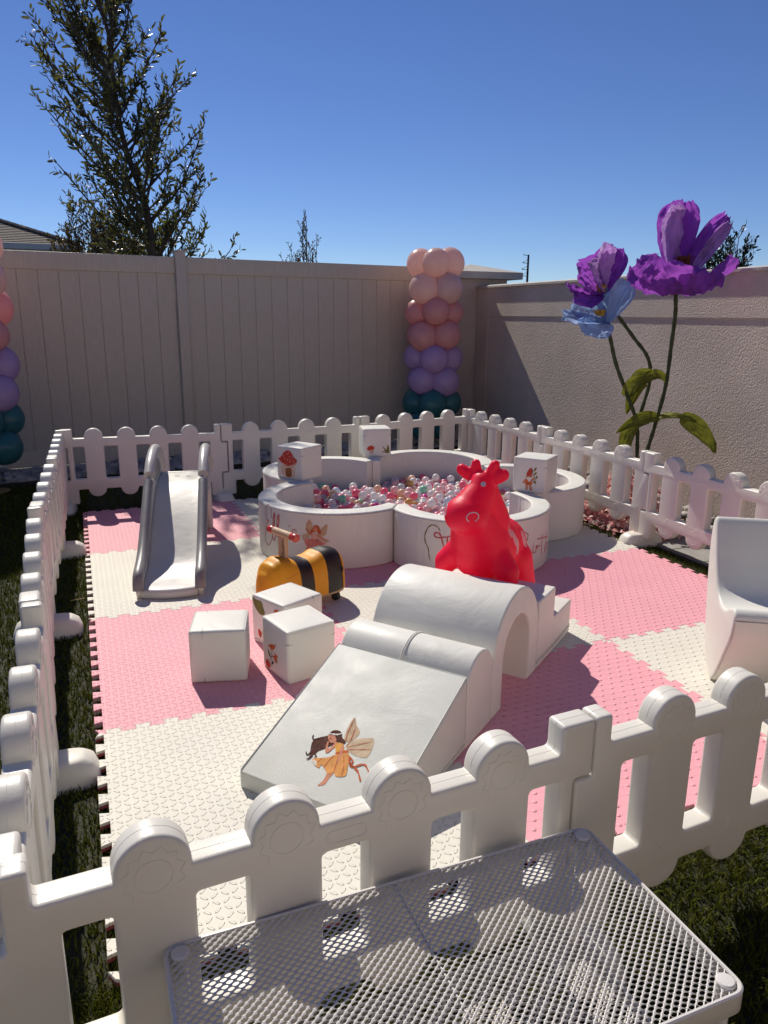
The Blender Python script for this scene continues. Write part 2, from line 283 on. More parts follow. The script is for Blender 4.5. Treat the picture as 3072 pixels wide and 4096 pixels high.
DRAW={"ella":[[[-.017,.289],[-.01,.325],[-.026,.362],[-.056,.372],[-.081,.343],[-.089,.3],[-.076,.266],[-.047,.263],[-.064,.25],[-.085,.231],[-.098,.19],[-.109,.145],[-.102,.114],[-.079,.096],[-.056,.096],[-.028,.128],[-.014,.156],[-.007,.174]],[[-.002,.216],[.003,.271],[.014,.321],[.021,.327],[.023,.307],[.014,.256],[.0,.213],[-.008,.17],[-.002,.151],[.011,.139]],[[.011,.139],[.04,.213],[.046,.279],[.057,.321],[.066,.319],[.064,.29],[.053,.232],[.048,.182],[.062,.164]],[[.111,.22],[.098,.216],[.086,.193],[.091,.174],[.11,.185],[.114,.216],[.115,.182],[.133,.173]],[[.157,.273],[.151,.257]],[[.206,.231],[.204,.244],[.188,.248],[.177,.239],[.18,.221],[.198,.203],[.213,.189],[.211,.173],[.195,.163],[.183,.167]],[[.167,.183],[.2,.196],[.24,.22]]],"fairy_s":[["wing",[[.299,.327],[.278,.285],[.281,.246],[.301,.232],[.322,.253],[.319,.296]]],["wing",[[.251,.219],[.259,.184],[.292,.199],[.301,.236]]],["wing",[[.416,.301],[.381,.273],[.357,.244],[.38,.221],[.407,.238]]],["wing",[[.365,.228],[.396,.206],[.428,.195],[.411,.182],[.38,.193],[.353,.216]]],["skin",[[.283,.146],[.3,.14],[.278,.114],[.266,.112]]],["rose",[[.309,.201],[.353,.204],[.38,.185],[.407,.174],[.395,.166],[.372,.157],[.348,.141],[.316,.143],[.283,.146],[.263,.184]]],["blush",[[.318,.233],[.349,.231],[.353,.204],[.313,.201]]],["skin",[[.318,.233],[.294,.255],[.273,.265],[.281,.246],[.313,.221]]],["skin",[[.349,.231],[.38,.217],[.411,.194],[.38,.205],[.349,.219]]],["ginger",[[.322,.273],[.334,.29],[.358,.289],[.369,.268],[.377,.241],[.365,.232],[.349,.247],[.322,.241],[.305,.236],[.31,.26]]],["skin",[[.324,.261],[.33,.275],[.342,.278],[.351,.269],[.352,.255],[.342,.246],[.33,.248]]]],"fairy_s_lines":[[[.31,.199],[.333,.196],[.353,.204]],[[.301,.192],[.287,.155]],[[.321,.194],[.316,.147]],[[.337,.195],[.348,.147]],[[.349,.197],[.38,.165]],[[.299,.327],[.282,.27],[.305,.234]],[[.414,.297],[.373,.256],[.353,.22]]],"ribbon":[[[-.462,.3],[-.482,.324],[-.515,.331],[-.543,.311],[-.564,.265],[-.563,.219],[-.54,.176],[-.535,.137],[-.525,.1]]],"first":[[[-.37,.281],[-.426,.265],[-.48,.255],[-.501,.268],[-.489,.285],[-.465,.28],[-.449,.243],[-.436,.191],[-.426,.145]],[[-.415,.27],[-.417,.208],[-.419,.154]],[[-.47,.151],[-.423,.169],[-.386,.177]]],"birth":[[[.093,.255],[.087,.212],[.077,.174],[.07,.146]],[[.065,.249],[.079,.274],[.105,.275],[.121,.255],[.109,.223],[.079,.194],[.07,.19],[.112,.188],[.142,.163],[.154,.13],[.141,.093],[.107,.077],[.073,.091]],[[.061,.138],[.083,.134],[.097,.121]],[[.178,.185],[.176,.146],[.184,.126],[.202,.135]],[[.178,.196],[.178,.191]],[[.21,.118],[.213,.172],[.225,.15],[.242,.166],[.264,.155]],[[.289,.232],[.284,.161],[.291,.088]],[[.218,.211],[.291,.204],[.401,.186]],[[.362,.232],[.358,.152],[.346,.088],[.363,.13],[.402,.145],[.416,.12],[.394,.106],[.461,.091]],[[.495,.119],[.496,.102],[.496,.086],[.495,.093],[.495,.14],[.495,.218]]],"bird":[["brown",[[.021,.335],[.034,.319],[.054,.321],[.053,.3],[.038,.299]]]],"fairy_r":[["wing",[[-.302,.325],[-.306,.294],[-.297,.248],[-.285,.224],[-.269,.224],[-.252,.251],[-.251,.272],[-.265,.288],[-.279,.297]]],["wing2",[[-.191,.267],[-.22,.259],[-.248,.244],[-.264,.225],[-.265,.201],[-.249,.19],[-.217,.183],[-.183,.186],[-.173,.2],[-.176,.232]]],["skin",[[-.269,.091],[-.249,.099],[-.253,.075],[-.254,.049],[-.269,.036],[-.274,.038],[-.267,.06]]],["hair",[[-.313,.25],[-.33,.254],[-.347,.247],[-.354,.232],[-.353,.222],[-.375,.206],[-.388,.192],[-.391,.177],[-.384,.159],[-.375,.139],[-.379,.123],[-.368,.133],[-.366,.115],[-.358,.118],[-.358,.132],[-.352,.137],[-.349,.152],[-.334,.168],[-.312,.197],[-.299,.212],[-.282,.208],[-.276,.217],[-.284,.225],[-.3,.233]]],["skin",[[-.352,.225],[-.342,.234],[-.325,.227],[-.313,.214],[-.319,.203],[-.329,.199],[-.34,.207],[-.348,.214]]],["skin",[[-.319,.208],[-.307,.209],[-.282,.208],[-.272,.198],[-.309,.198]]],["amber",[[-.31,.2],[-.283,.21],[-.266,.191],[-.254,.182],[-.28,.166],[-.295,.18]]],["orange",[[-.28,.165],[-.25,.185],[-.232,.17],[-.22,.142],[-.205,.106],[-.216,.093],[-.237,.088],[-.249,.099],[-.266,.086],[-.291,.102],[-.308,.108],[-.308,.095],[-.334,.101],[-.35,.115],[-.341,.125],[-.311,.137],[-.294,.149]]],["cream",[[-.346,.118],[-.346,.11],[-.331,.099],[-.321,.098],[-.329,.113]]],["rust",[[-.286,.171],[-.256,.191],[-.248,.184],[-.279,.164]]],["skin",[[-.312,.197],[-.303,.193],[-.31,.164],[-.32,.156],[-.329,.167],[-.339,.197],[-.335,.199],[-.325,.178],[-.316,.178]]],["skin",[[-.283,.201],[-.272,.198],[-.261,.166],[-.257,.134],[-.264,.135],[-.272,.168]]]],"fairy_r_rust":[[[-.235,.172],[-.211,.159],[-.215,.144],[-.198,.141],[-.178,.158],[-.163,.161],[-.139,.142]],[[-.229,.168],[-.219,.149],[-.198,.141],[-.173,.129],[-.147,.101]],[[-.286,.156],[-.292,.127],[-.292,.102]],[[-.271,.162],[-.259,.127],[-.25,.1]],[[-.254,.169],[-.231,.132],[-.216,.094]],[[-.32,.131],[-.325,.111]],[[-.267,.204],[-.265,.232],[-.278,.29]],[[-.262,.202],[-.23,.225],[-.192,.253]],[[-.255,.195],[-.22,.208],[-.178,.224]],[[-.28,.223],[-.292,.26],[-.301,.318]]],"fairy_r_white":[[[-.354,.23],[-.341,.232],[-.329,.234],[-.318,.239],[-.309,.247]]],"fairy_r_hair":[[[-.377,.2],[-.39,.19],[-.401,.194],[-.403,.206]],[[-.371,.137],[-.377,.125],[-.389,.135]],[[-.358,.132],[-.361,.115],[-.371,.109]],[[-.353,.138],[-.343,.131],[-.347,.124]],[[-.34,.213],[-.335,.213],[-.333,.216]]],"mush":[["stem",[[-.067,-.021],[-.076,-.057],[-.066,-.089],[-.044,-.102],[.047,-.1],[.057,-.052],[.049,-.021]]],["blush",[[-.105,.026],[-.071,-.011],[-.035,-.025],[.009,-.026],[.052,-.018],[.076,.021],[.009,-.005],[-.049,-.004]]],["red",[[-.009,.097],[-.039,.086],[-.065,.061],[-.084,.038],[-.105,.028],[-.082,.007],[-.034,-.013],[.009,-.015],[.054,.002],[.078,.028],[.047,.05],[.03,.076],[.013,.091]]],["wood",[[-.035,-.051],[-.034,-.103],[.018,-.102],[.024,-.044],[.009,-.035],[-.02,-.038]]]],"mush_dots":[[-.054,.051],[-.04,.032],[-.017,.067],[-.002,.08],[.008,.051],[.021,.028],[.036,.049],[-.011,.026],[.011,.011],[.046,.021]],"small_mush":[["red",[[-.092,-.044],[-.075,-.025],[-.049,-.022],[-.03,-.037],[-.033,-.057],[-.065,-.065],[-.089,-.06]]],["blush",[[-.07,-.065],[-.041,-.061],[-.038,-.088],[-.064,-.091]]],["leaf",[[.068,-.087],[.043,-.083],[.045,-.075],[.067,-.075],[.043,-.029],[.067,-.051],[.08,-.062],[.094,-.018],[.106,-.051],[.103,-.093]]]],"gnome":[["skin",[[-.022,-.07],[-.007,-.069],[-.007,-.102],[-.02,-.103]]],["skin",[[.003,-.068],[.016,-.066],[.028,-.101],[.008,-.103]]],["orange2",[[-.029,-.029],[-.018,-.025],[.003,-.042],[.023,-.019],[.039,-.013],[.043,-.018],[.024,-.038],[.023,-.064],[-.027,-.067],[-.025,-.044],[-.041,-.062],[-.047,-.058]]],["skin",[[-.019,-.001],[.019,.004],[.02,-.018],[-.018,-.021]]],["white",[[-.02,-.017],[.023,-.011],[.014,-.034],[.004,-.046],[-.01,-.032]]],["red",[[.013,.058],[-.01,.034],[-.019,.001],[.019,.004],[.018,.036]]],["leaf",[[.024,.021],[.016,.042],[.02,.05],[.028,.037]]],["leaf",[[.034,.033],[.035,.051],[.05,.064],[.048,.044]]],["leaf",[[.032,.006],[.04,.025],[.055,.029],[.048,.013]]],["leaf",[[.05,-.019],[.05,-.001],[.06,.005],[.061,-.011]]],["leaf",[[.05,-.051],[.035,-.049],[.034,-.033],[.047,-.036]]],["rust",[[-.025,-.052],[.024,-.05],[.024,-.053],[-.024,-.057]]]],"gnome_lines":[[[.018,.042],[.026,.015],[.044,-.015],[.05,-.033],[.05,-.061]],[[-.013,-.007],[-.007,-.005],[-.003,-.007]],[[.003,-.006],[.009,-.004],[.014,-.005]]],"bleaf":[["leaf",[[-.116,.107],[-.087,.102],[-.045,.102],[-.031,.079],[-.016,.046],[-.045,.033],[-.074,.044],[-.102,.07]]],["orange2",[[.054,.084],[.071,.093],[.086,.089],[.074,.075],[.054,.072]]],["red",[[-.075,-.051],[-.061,-.05],[-.051,-.067],[-.06,-.091],[-.072,-.079]]]],"bleaf_lines":[[[-.111,.104],[-.072,.077],[-.029,.041]],[[-.111,-.111],[-.082,-.103],[-.064,-.108]],[[-.06,-.091],[-.029,-.036],[.016,.021],[.059,.076]]],"cflower":[["orange2",[[-.058,.004],[-.03,.015],[-.013,.026],[-.002,.022],[.022,.035],[.011,.015],[-.005,-.004],[-.013,.004],[-.021,-.011],[-.034,-.003]]],["orange2",[[.009,-.006],[.02,-.015],[.039,-.018],[.024,-.032],[.035,-.05],[.018,-.048],[.02,-.059],[.007,-.049],[-.007,-.035],[.008,-.025]]],["red",[[-.088,-.086],[-.072,-.074],[-.051,-.08],[-.042,-.093],[-.054,-.111],[-.074,-.113],[-.089,-.105]]],["darkleaf",[[-.058,-.017],[-.043,-.029],[-.034,-.049],[-.049,-.042]]],["darkleaf",[[-.02,-.064],[-.006,-.058],[-.011,-.073],[-.026,-.08]]]],"cflower_lines":[[[-.01,-.006],[-.026,-.043],[-.031,-.076],[-.022,-.102]],[[-.031,-.056],[-.018,-.037],[.003,-.029]]]}
# ------------------------------------------------------------------ setting
def plane(name, x0, x1, y0, y1, z, m, kind='structure'):
    mb = MB(); mb.add([(x0,y0,z),(x1,y0,z),(x1,y1,z),(x0,y1,z)], [(0,1,2,3)])
    return tag(mb.build(name, m, smooth=False), kind=kind)
m_soil = mat('lawn_base', (.020,.021,.005), .95, .5, 30, .8, 90)
plane('ground', -400, 400, -400, 400, FLOORZ-.012, m_soil)
WX = 4.87                                  # face of the perimeter wall
FA = Vector((-.628, 2.02)); FD = Vector((.9955, .0947)); FN = Vector((-.0947, .9955))  # privacy fence line
def fpt(s, n, z): q = FA+FD*s+FN*n; return (q.x, q.y, z)

# artificial turf: one mass of blades
def make_grass():
    regs = [(-1.9,0.02,-6.3,1.30,6500), (0.0,3.78,-0.05,1.25,1500), (3.55,3.80,-4.9,0.0,5500), (3.78,4.8,-2.25,1.1,2500), (-.9,3.3,-6.7,-4.78,12500)]
    V = []; 
    for x0,x1,y0,y1,d in regs:
        n = int((x1-x0)*(y1-y0)*d)
        x = rng.uniform(x0,x1,n); y = rng.uniform(y0,y1,n)
        keep = ~((x > .035)&(x < 3.57)&(y > -4.77)&(y < -.035)); x = x[keep]; y = y[keep]; n = len(x)
        a = rng.uniform(0,2*np.pi,n); w = rng.uniform(.0018,.0034,n); h = rng.uniform(.016,.034,n); ln = rng.uniform(.2,1.1,n)*h
        b = rng.uniform(0,2*np.pi,n)
        p = np.stack([x,y,np.full(n,FLOORZ-.012)],1); t = np.stack([np.cos(a),np.sin(a),np.zeros(n)],1)*w[:,None]
        mid = p+np.stack([np.cos(b)*ln*.35,np.sin(b)*ln*.35,h*.62],1); tip = p+np.stack([np.cos(b)*ln,np.sin(b)*ln,h],1)
        V.append(np.stack([p-t,p+t,mid+t*.8,mid-t*.8,tip],1))
    V = np.concatenate(V); n = len(V)
    me = bpy.data.meshes.new('grass'); me.vertices.add(n*5); me.vertices.foreach_set('co', V.reshape(-1).astype(np.float32))
    k = np.arange(n)*5
    idx = np.stack([k,k+1,k+2,k+3,k+3,k+2,k+4],1).reshape(-1)
    me.loops.add(n*7); me.loops.foreach_set('vertex_index', idx.astype(np.int32))
    me.polygons.add(2*n); ls = np.stack([np.arange(n)*7, np.arange(n)*7+4],1).reshape(-1); lt = np.tile([4,3], n)
    me.polygons.foreach_set('loop_start', ls.astype(np.int32)); me.polygons.foreach_set('loop_total', lt.astype(np.int32))
    me.update(calc_edges=True)
    me.materials.append(mat('turf_blades', (.082,.092,.010), .7, .5, 60, spec=.12, transl=.25))
    tag(link('grass', me), 'short olive green artificial turf around the foam mat', kind='stuff')
make_grass()

# paver strip and gravel beds
m_paver = mat('paver_concrete', (.30,.29,.27), .9, .14, 9, .5, 120)
def pavers():
    mb = MB()
    y = -2.18
    while y > -6.8:
        d = .30
        for x in (3.84, 4.15):
            mb.box((x, y-d+.012, FLOORZ-.03), (x+.30, y, FLOORZ+.012))
        y -= d
    o = mb.build('path', m_paver, smooth=False); tag(o, 'strip of pale concrete pavers beside the perimeter wall', kind='structure')
pavers()
m_rock = mat('river_rock', (.36,.33,.30), .8, .45, 5, .6, 40)
def rocks(name, label, pts):
    base = []
    for k in range(6):
        bm = bmesh.new(); bmesh.ops.create_icosphere(bm, subdivisions=2, radius=1)
        for v in bm.verts: v.co *= 1+.35*noise.noise(v.co*1.3+Vector((k*7, 0, 0)))
        base.append(([v.co.copy() for v in bm.verts], [tuple(v.index for v in f.verts) for f in bm.faces])); bm.free()
    mb = MB()
    for (x, y, z) in pts:
        v, f = random.choice(base); s = random.uniform(.024, .055)
        M = Matrix.Translation((x, y, z)) @ Matrix.Rotation(random.uniform(0, 6.3), 4, 'Z') @ Matrix.Diagonal((s*random.uniform(.9,1.5), s, s*random.uniform(.5,.8), 1))
        mb.add(v, f, 0, M)
    tag(mb.build(name, m_rock, ang=60), label, kind='stuff')
pts = []
for i in range(1900):
    s = random.uniform(-1.6, 5.2); n = random.uniform(-.64, -.03); q = FA+FD*s+FN*n
    if q.x < 4.4: pts.append((q.x, q.y, FLOORZ+random.uniform(0, .05)))
rocks('gravel', 'grey river rocks heaped along the foot of the vinyl fence', pts)
pts = [(random.uniform(4.46, 4.84), random.uniform(-6.2, 1.2), FLOORZ+random.uniform(0, .04)) for i in range(700)]
rocks('gravel', 'grey river rocks between the pavers and the stucco wall', pts)
m_edge = mat('edging_black', (.012,.012,.012), .6, .2)
mb = MB()
for s in range(0, 13):
    a = fpt(-1.7+s*.55, -.69, 0); b = a
    ang = math.atan2(FD.y, FD.x); M = Matrix.Translation((a[0], a[1], FLOORZ-.02)) @ Matrix.Rotation(ang, 4, 'Z')
    mb.box((0, 0, 0), (.548, .018, .055), 0, M)
o = mb.build('landscape_edging', m_edge, smooth=False, loc=(0, 0, 0)); tag(o, 'low black edging strip holding back the river rocks', 'edging')

# ------------------------------------------------------------------ vinyl privacy fence
m_vinyl = mat('vinyl_tan', (.585,.50,.395), .42, .08, 5, .35, 9, stretch=(30, 30, 1.5), spec=.4)
def privacy_fence():
    ang = math.atan2(FD.y, FD.x)
    root = thing('privacy_fence', 'tall tan vinyl fence of vertical boards behind the play pen', 'fence', (FA.x, FA.y, 0), ang)
    posts = [-1.22-.0, 1.735+.055, 4.715]
    PW = .112
    for s in posts:
        if s < -1.0: s = -1.19
        lp = fillet([(s-PW/2, -.06), (s+PW/2, -.06), (s+PW/2, .06), (s-PW/2, .06)], .012, 3)
        me = extrude_profile('post', [lp], FLOORZ-.02, 2.205, .003, m_vinyl, vertical=False)
        p = link('post', me, root)
        mb = MB(); mb.box((s-PW/2-.006, -.066, 2.206), (s+PW/2+.006, .066, 2.218)); mb.add([(s-PW/2,-.06,2.219),(s+PW/2,-.06,2.219),(s+PW/2,.06,2.219),(s-PW/2,.06,2.219),(s,0,2.232)], [(0,1,4),(1,2,4),(2,3,4),(3,0,4)])
        mb.build('post_cap', m_vinyl, p, smooth=False)
    bays = [(-4.1, -1.19), (-1.19, 1.79), (1.79, 4.715), (4.715, 5.2)]
    for a, b in bays:
        a += PW/2+.001; b -= PW/2+.001
        me = extrude_profile('top_rail', [[(a, 1.985), (b, 1.985), (b, 2.155), (a, 2.155)]], -.03, .03, .006, m_vinyl); link('top_rail', me, root)
        me = extrude_profile('bottom_rail', [[(a, .03), (b, .03), (b, .20), (a, .20)]], -.03, .03, .006, m_vinyl); link('bottom_rail', me, root)
        mb = MB(); x = a; w = .1905; prof = []
        k = 0
        while x < b-.01:
            x2 = min(x+w, b); g = .0045
            for px, py in ((x, -.006), (x+g, -.013), (x2-g, -.013), (x2, -.006)): prof.append((px, py))
            x = x2
        v = []; f = []
        for px, py in prof: v += [(px, py, .19), (px, py, 2.0)]
        for i in range(len(prof)-1): f.append((2*i, 2*i+2, 2*i+3, 2*i+1))
        n0 = len(v)
        for px, py in prof: v += [(px, -py, .19), (px, -py, 2.0)]
        for i in range(len(prof)-1): f.append((n0+2*i, n0+2*i+1, n0+2*i+3, n0+2*i+2))
        mb.add(v, f); mb.build('board_panel', m_vinyl, root, smooth=False)
privacy_fence()

# ------------------------------------------------------------------ stucco perimeter wall with end pier
m_stucco = mat('stucco', (.64,.54,.445), .62, .12, 1.6, 1.0, 80, .12, 14, spec=.5, bdist=.011)
m_cap = mat('pier_cap', (.52,.48,.42), .8, .08, 5, .4, 80)
def perimeter_wall():
    root = thing('perimeter_wall', 'long rendered stucco wall with a recessed panel right of the play pen', 'wall', (WX-.05, 0, 0), R(-1.5))
    y0, y1 = -9.0, 2.42; H = 1.925
    mb = MB()
    mb.box((.007, y0, FLOORZ-.1), (.22, y1, H-.002))                       # recessed face at +7 mm
    mb.build('wall_body', m_stucco, root, smooth=False)
    mb = MB(); mb.add([(0,y0,1.575),(.0,y1,1.575),(0,y1,H-.01),(0,y0,H-.01),(.0085,y0,1.555),(.0085,y1,1.555),(.0085,y0,H-.01),(.0085,y1,H-.01)],
        [(0,1,2,3),(4,5,1,0),(5,7,2,1),(4,0,3,6),(3,2,7,6)])
    mb.build('upper_band', m_stucco, root, smooth=False)
    mb = MB(); mb.add([(0,y1-.30,FLOORZ-.1),(0,y1,FLOORZ-.1),(0,y1,1.577),(0,y1-.30,1.577),(.0085,y1-.32,FLOORZ-.1),(.0085,y1-.32,1.577)],
        [(0,1,2,3),(4,0,3,5)])
    mb.build('end_band', m_stucco, root, smooth=False)
    lp = [(-.022, H-.012), (.245, H-.012), (.245, H+.012), (.2, H+.022), (.02, H+.022), (-.022, H+.010)]
    me = extrude_profile('coping', [lp], y0, y1, .004, m_cap, ang=30); link('coping', me, root)
    pier = thing('wall_pier', 'square stucco pier with an overhanging low pyramid cap at the fence corner', 'pier', (5.02, 2.72, 0))
    mb = MB(); mb.box((-.42, -.28, FLOORZ-.1), (.30, .30, 2.03)); mb.build('pier_shaft', m_stucco, pier, smooth=False)
    mb = MB(); mb.box((-.62, -.40, 2.031), (.46, .42, 2.115)); mb.add([(-.62,-.40,2.116),(.46,-.40,2.116),(.46,.42,2.116),(-.62,.42,2.116),(-.08,.01,2.225)], [(0,1,4),(1,2,4),(2,3,4),(3,0,4)])
    mb.build('pier_cap', m_cap, pier, smooth=False)
perimeter_wall()

# ------------------------------------------------------------------ jigsaw foam mat, one tile = one thing
PINK = (.84,.385,.44); WHITE = (.745,.715,.625); LOWP = (.42,.10,.11)
TM = {}
for c, nm in ((PINK, 'pink'), (WHITE, 'white')):
    for pt in ('plate', 'dot'): TM[nm, pt] = foam_tile_mat(f'foam_{nm}_{pt}', c, LOWP if nm == 'white' else (.62,.55,.48), pt)
T = 1.2
def dovetail(n=11, flip=False):
    """jigsaw edge from 0 to T: (position along edge, offset across it)"""
    d = .0155; p = T/n; out = [(0, 0)]
    for k in range(n):
        o = k*p; s = 1
        a = .20*p; 
        out += [(o+.27*p, -d*s), (o+.19*p, d*s), (o+.31*p+.5*p-.02*p, d*s), (o+.71*p, -d*s)] if True else []
    out.append((T, 0)); return out
def tile_loop(c, r):
    x0, y0 = c*T, -(r+1)*T
    E = dovetail(); g = .0012
    bot = [(x0+a, y0+o) for a, o in E]; rgt = [(x0+T+o, y0+a) for a, o in E]
    top = [(x0+a, y0+T+o) for a, o in E][::-1]; lft = [(x0+o, y0+a) for a, o in E][::-1]
    def clean(L):   # shrink the corners a little so the four edges meet cleanly
        return L
    lp = bot[1:-1]+[(x0+T, y0)]+rgt[1:-1]+[(x0+T, y0+T)]+top[1:-1]+[(x0, y0+T)]+lft[1:-1]+[(x0, y0)]
    return [(x-x0-T/2, y-y0-T/2) for x, y in lp]
TL = {(0,0):'pink foam tile in the back left corner under the slide top', (1,0):'white foam tile behind the ball pit, right of the slide', (2,0):'pink foam tile hidden under the far side of the ball pit',
      (0,1):'white foam tile under the lower half of the slide', (1,1):'pink foam tile under the front left of the ball pit', (2,1):'white foam tile shaded at the right of the ball pit',
      (0,2):'pink foam tile with plate pattern under the left soft cube', (1,2):'white foam tile between the bee ride-on and the tunnel', (2,2):'pink dotted foam tile in full sun beside the turf',
      (0,3):'white foam tile with plate pattern in the front left corner', (1,3):'pink dotted foam tile shaded by the soft steps and ramp', (2,3):'white dotted foam tile under the soft rocker seat'}
for r in range(4):
    for c in range(3):
        col = 'pink' if (r+c) % 2 == 0 else 'white'; pt = 'dot' if (c, r) in ((1,3), (2,2), (2,3), (2,1)) else 'plate'
        me = extrude_profile('foam_tile', [tile_loop(c, r)], -.0235, 0, .0012, TM[col, pt], res=0, vertical=False)
        o = link('foam_tile', me, None, (c*T+T/2, -(r+1)*T+T/2, random.uniform(-.0004, .0004)))
        tag(o, TL[c, r], 'foam tile', 'interlocking tiles of the play mat', 'thing')

# ------------------------------------------------------------------ picket panels of the play pen
m_plast = mat('white_plastic', (.76,.73,.65), .36, .05, 2.5, .08, 160, .02, 9, spec=.45)
PL = 1.33; PCX = [.268, .532, .797, 1.062]
def panel_mesh():
    hw = .074
    b = [(.0,.03), (.115,.03), (.115,.152)]
    for c in PCX:
        b += [(c-hw, .152, .012)]+[(c-hw*math.cos(a), .155-.068*math.sin(a), 0) for a in [math.pi*k/14 for k in range(1, 14)]]+[(c+hw, .152, .012)]
    b += [(PL-.10,.152), (PL-.10,.03), (PL-.004,.03), (PL-.004,.238), (PL+.05,.238), (PL+.05,.498), (PL-.004,.498), (PL-.004,.655), (PL-.055,.655), (PL-.055,.58)]
    for c in PCX[::-1]:
        b += [(c+hw, .58, .016)]+[(c+hw*math.cos(a), .584+hw*math.sin(a), 0) for a in [math.pi*k/18 for k in range(0, 19)]]+[(c-hw, .58, .016)]
    b += [(.10,.58), (.10,.655), (.002,.655), (.002,.506), (.057,.506), (.057,.230), (.002,.230)]
    loops = [fillet(b, .012, 4)]
    for x0, x1 in ((.098,.190), (.345,.455), (.609,.720), (.874,.985), (1.139,1.232)):
        loops.append(fillet([(x0,.24), (x1,.24), (x1,.51), (x0,.51)], .014, 4)[::-1])
    me = extrude_profile('panel_slab', loops, -.0325, .0325, .010, m_plast, res=3)
    mb = MB()
    mb.tube([(q[0], .0, q[1]) for q in loops[0]], .0005, 4, closed=True)      # mould parting line
    for sy in (-1, 1):
        y = sy*.0325
        for c in PCX:
            cz = .574
            mb.tube([(c+.036*math.cos(a), y, cz+.034*math.sin(a)) for a in [2*math.pi*k/28 for k in range(28)]], .0012, 5, closed=True)
            ray = []
            for k in range(9):
                a0 = math.pi*(-.28)+k*(1.56*math.pi/9); a1 = a0+1.56*math.pi/9
                for t in (0, .5): 
                    a = a0+(a1-a0)*t; rr = .062 if t == 0 else .050
                    ray.append((c+rr*math.cos(a), y, cz+rr*math.sin(a)))
            mb.tube(ray, .0012, 5)
            mb.tube([(c+.04*math.cos(a), y, .165+.046*math.sin(a)) for a in [2*math.pi*k/24 for k in range(24)]], .0012, 5, closed=True)
            mb.tube([(c+.004, y, .211), (c+.010, y, .226), (c+.024, y, .232), (c+.03, y, .224), (c+.014, y, .217)], .0020, 5)
        cx = PL/2
        st = [(cx+.032+.0145*math.cos(a), y, .545+.0145*math.sin(a)) for a in [-math.pi/2+math.pi*k/8 for k in range(9)]]+[(cx-.032+.0145*math.cos(a), y, .545+.0145*math.sin(a)) for a in [math.pi/2+math.pi*k/8 for k in range(9)]]
        mb.tube(st, .0013, 5, closed=True)
    m2 = mb.mesh('emboss', m_plast, ang=60)
    bm = bmesh.new(); bm.from_mesh(me); bm.from_mesh(m2); bm.to_mesh(me); bm.free(); bpy.data.meshes.remove(m2)
    finish(me, True, 38); me.name = 'picket_panel'
    return me
PM = panel_mesh()
def foot_mesh():
    # low rounded sled foot across the line of the fence
    lev = [(FLOORZ-.02, .168, .085), (FLOORZ+.018, .165, .083), (.036, .150, .070), (.054, .126, .058), (.060, .116, .050)]
    v = []; f = []; n = 28
    for z, ly, wx in lev:
        for k in range(n):
            a = 2*math.pi*k/n; ca, sa = math.cos(a), math.sin(a)
            e = .42
            v.append((wx*math.copysign(abs(ca)**e, ca), ly*math.copysign(abs(sa)**.75, sa), z))
    for i in range(len(lev)-1):
        for k in range(n): f.append((i*n+k, i*n+(k+1) % n, (i+1)*n+(k+1) % n, (i+1)*n+k))
    f.append(tuple((len(lev)-1)*n+k for k in range(n)))
    mb = MB(); mb.add(v, f)
    mb.box((-.03, -.026, .06), (.03, .026, .09))
    return mb.mesh('base_foot', m_plast, ang=50)
FM = foot_mesh()
Lj = [(-.14,.20), (-.167,-1.08), (-.208,-2.45), (-.168,-3.83), (-.165,-5.165)]
Bj = [(-.14,.20), (1.15,.12), (2.46,.20), (3.73,.42)]
Rj = [(3.73,.42), (3.76,-.91), (3.755,-2.24), (3.75,-3.57), (3.74,-4.95)]
Fj = [(-.165,-5.165), (1.112,-5.10), (2.40,-5.03), (3.74,-4.95)]
runs = [(Lj[::-1], ['left run, next to the front corner post', 'left run, second from the front corner', 'left run, beside the lower end of the slide', 'left run, reaching the back left corner']),
        (Bj, ['back run, standing behind the slide', 'back run, standing behind the ball pit', 'back run, in front of the right balloon column']),
        (Rj, ['right run, starting at the back right corner', 'right run, in front of the pink blossoms', 'right run, half hidden by the soft rocker seat', 'right run, last one towards the front']),
        (Fj[::-1], ['front run, far right end', 'front run, right of the mesh cart', 'front run, standing directly behind the mesh cart'])]
for js, labs in runs:
    for i in range(len(js)-1):
        a = Vector(js[i]); b = Vector(js[i+1]); d = b-a; L = d.length
        o = link('picket_panel', PM, None, (a.x, a.y, 0), math.atan2(d.y, d.x)); o.scale = (L/PL, 1, 1); o.rotation_euler.x = R(random.uniform(-.5, .5))
        tag(o, 'white plastic picket panel of the '+labs[i], 'fence panel', 'white picket panels around the play mat', 'thing')
        ft = link('base_foot', FM, o, (0.0, 0, 0))
        if js[i] in (Lj[-1], Lj[0], Rj[0], Fj[-1]): ft.rotation_euler = (0, 0, 0)
# ------------------------------------------------------------------ soft vinyl pieces
m_vin = mat('soft_vinyl_white', (.745,.735,.67), .50, .035, 3, .12, 260, .15, 4.5, spec=.35)
m_ramp = mat('soft_vinyl_grain', (.665,.67,.61), .55, .04, 4, .22, 190, .16, 4, spec=.3)
m_seam = mat('seam_grey', (.42,.40,.38), .5, .1, 20)

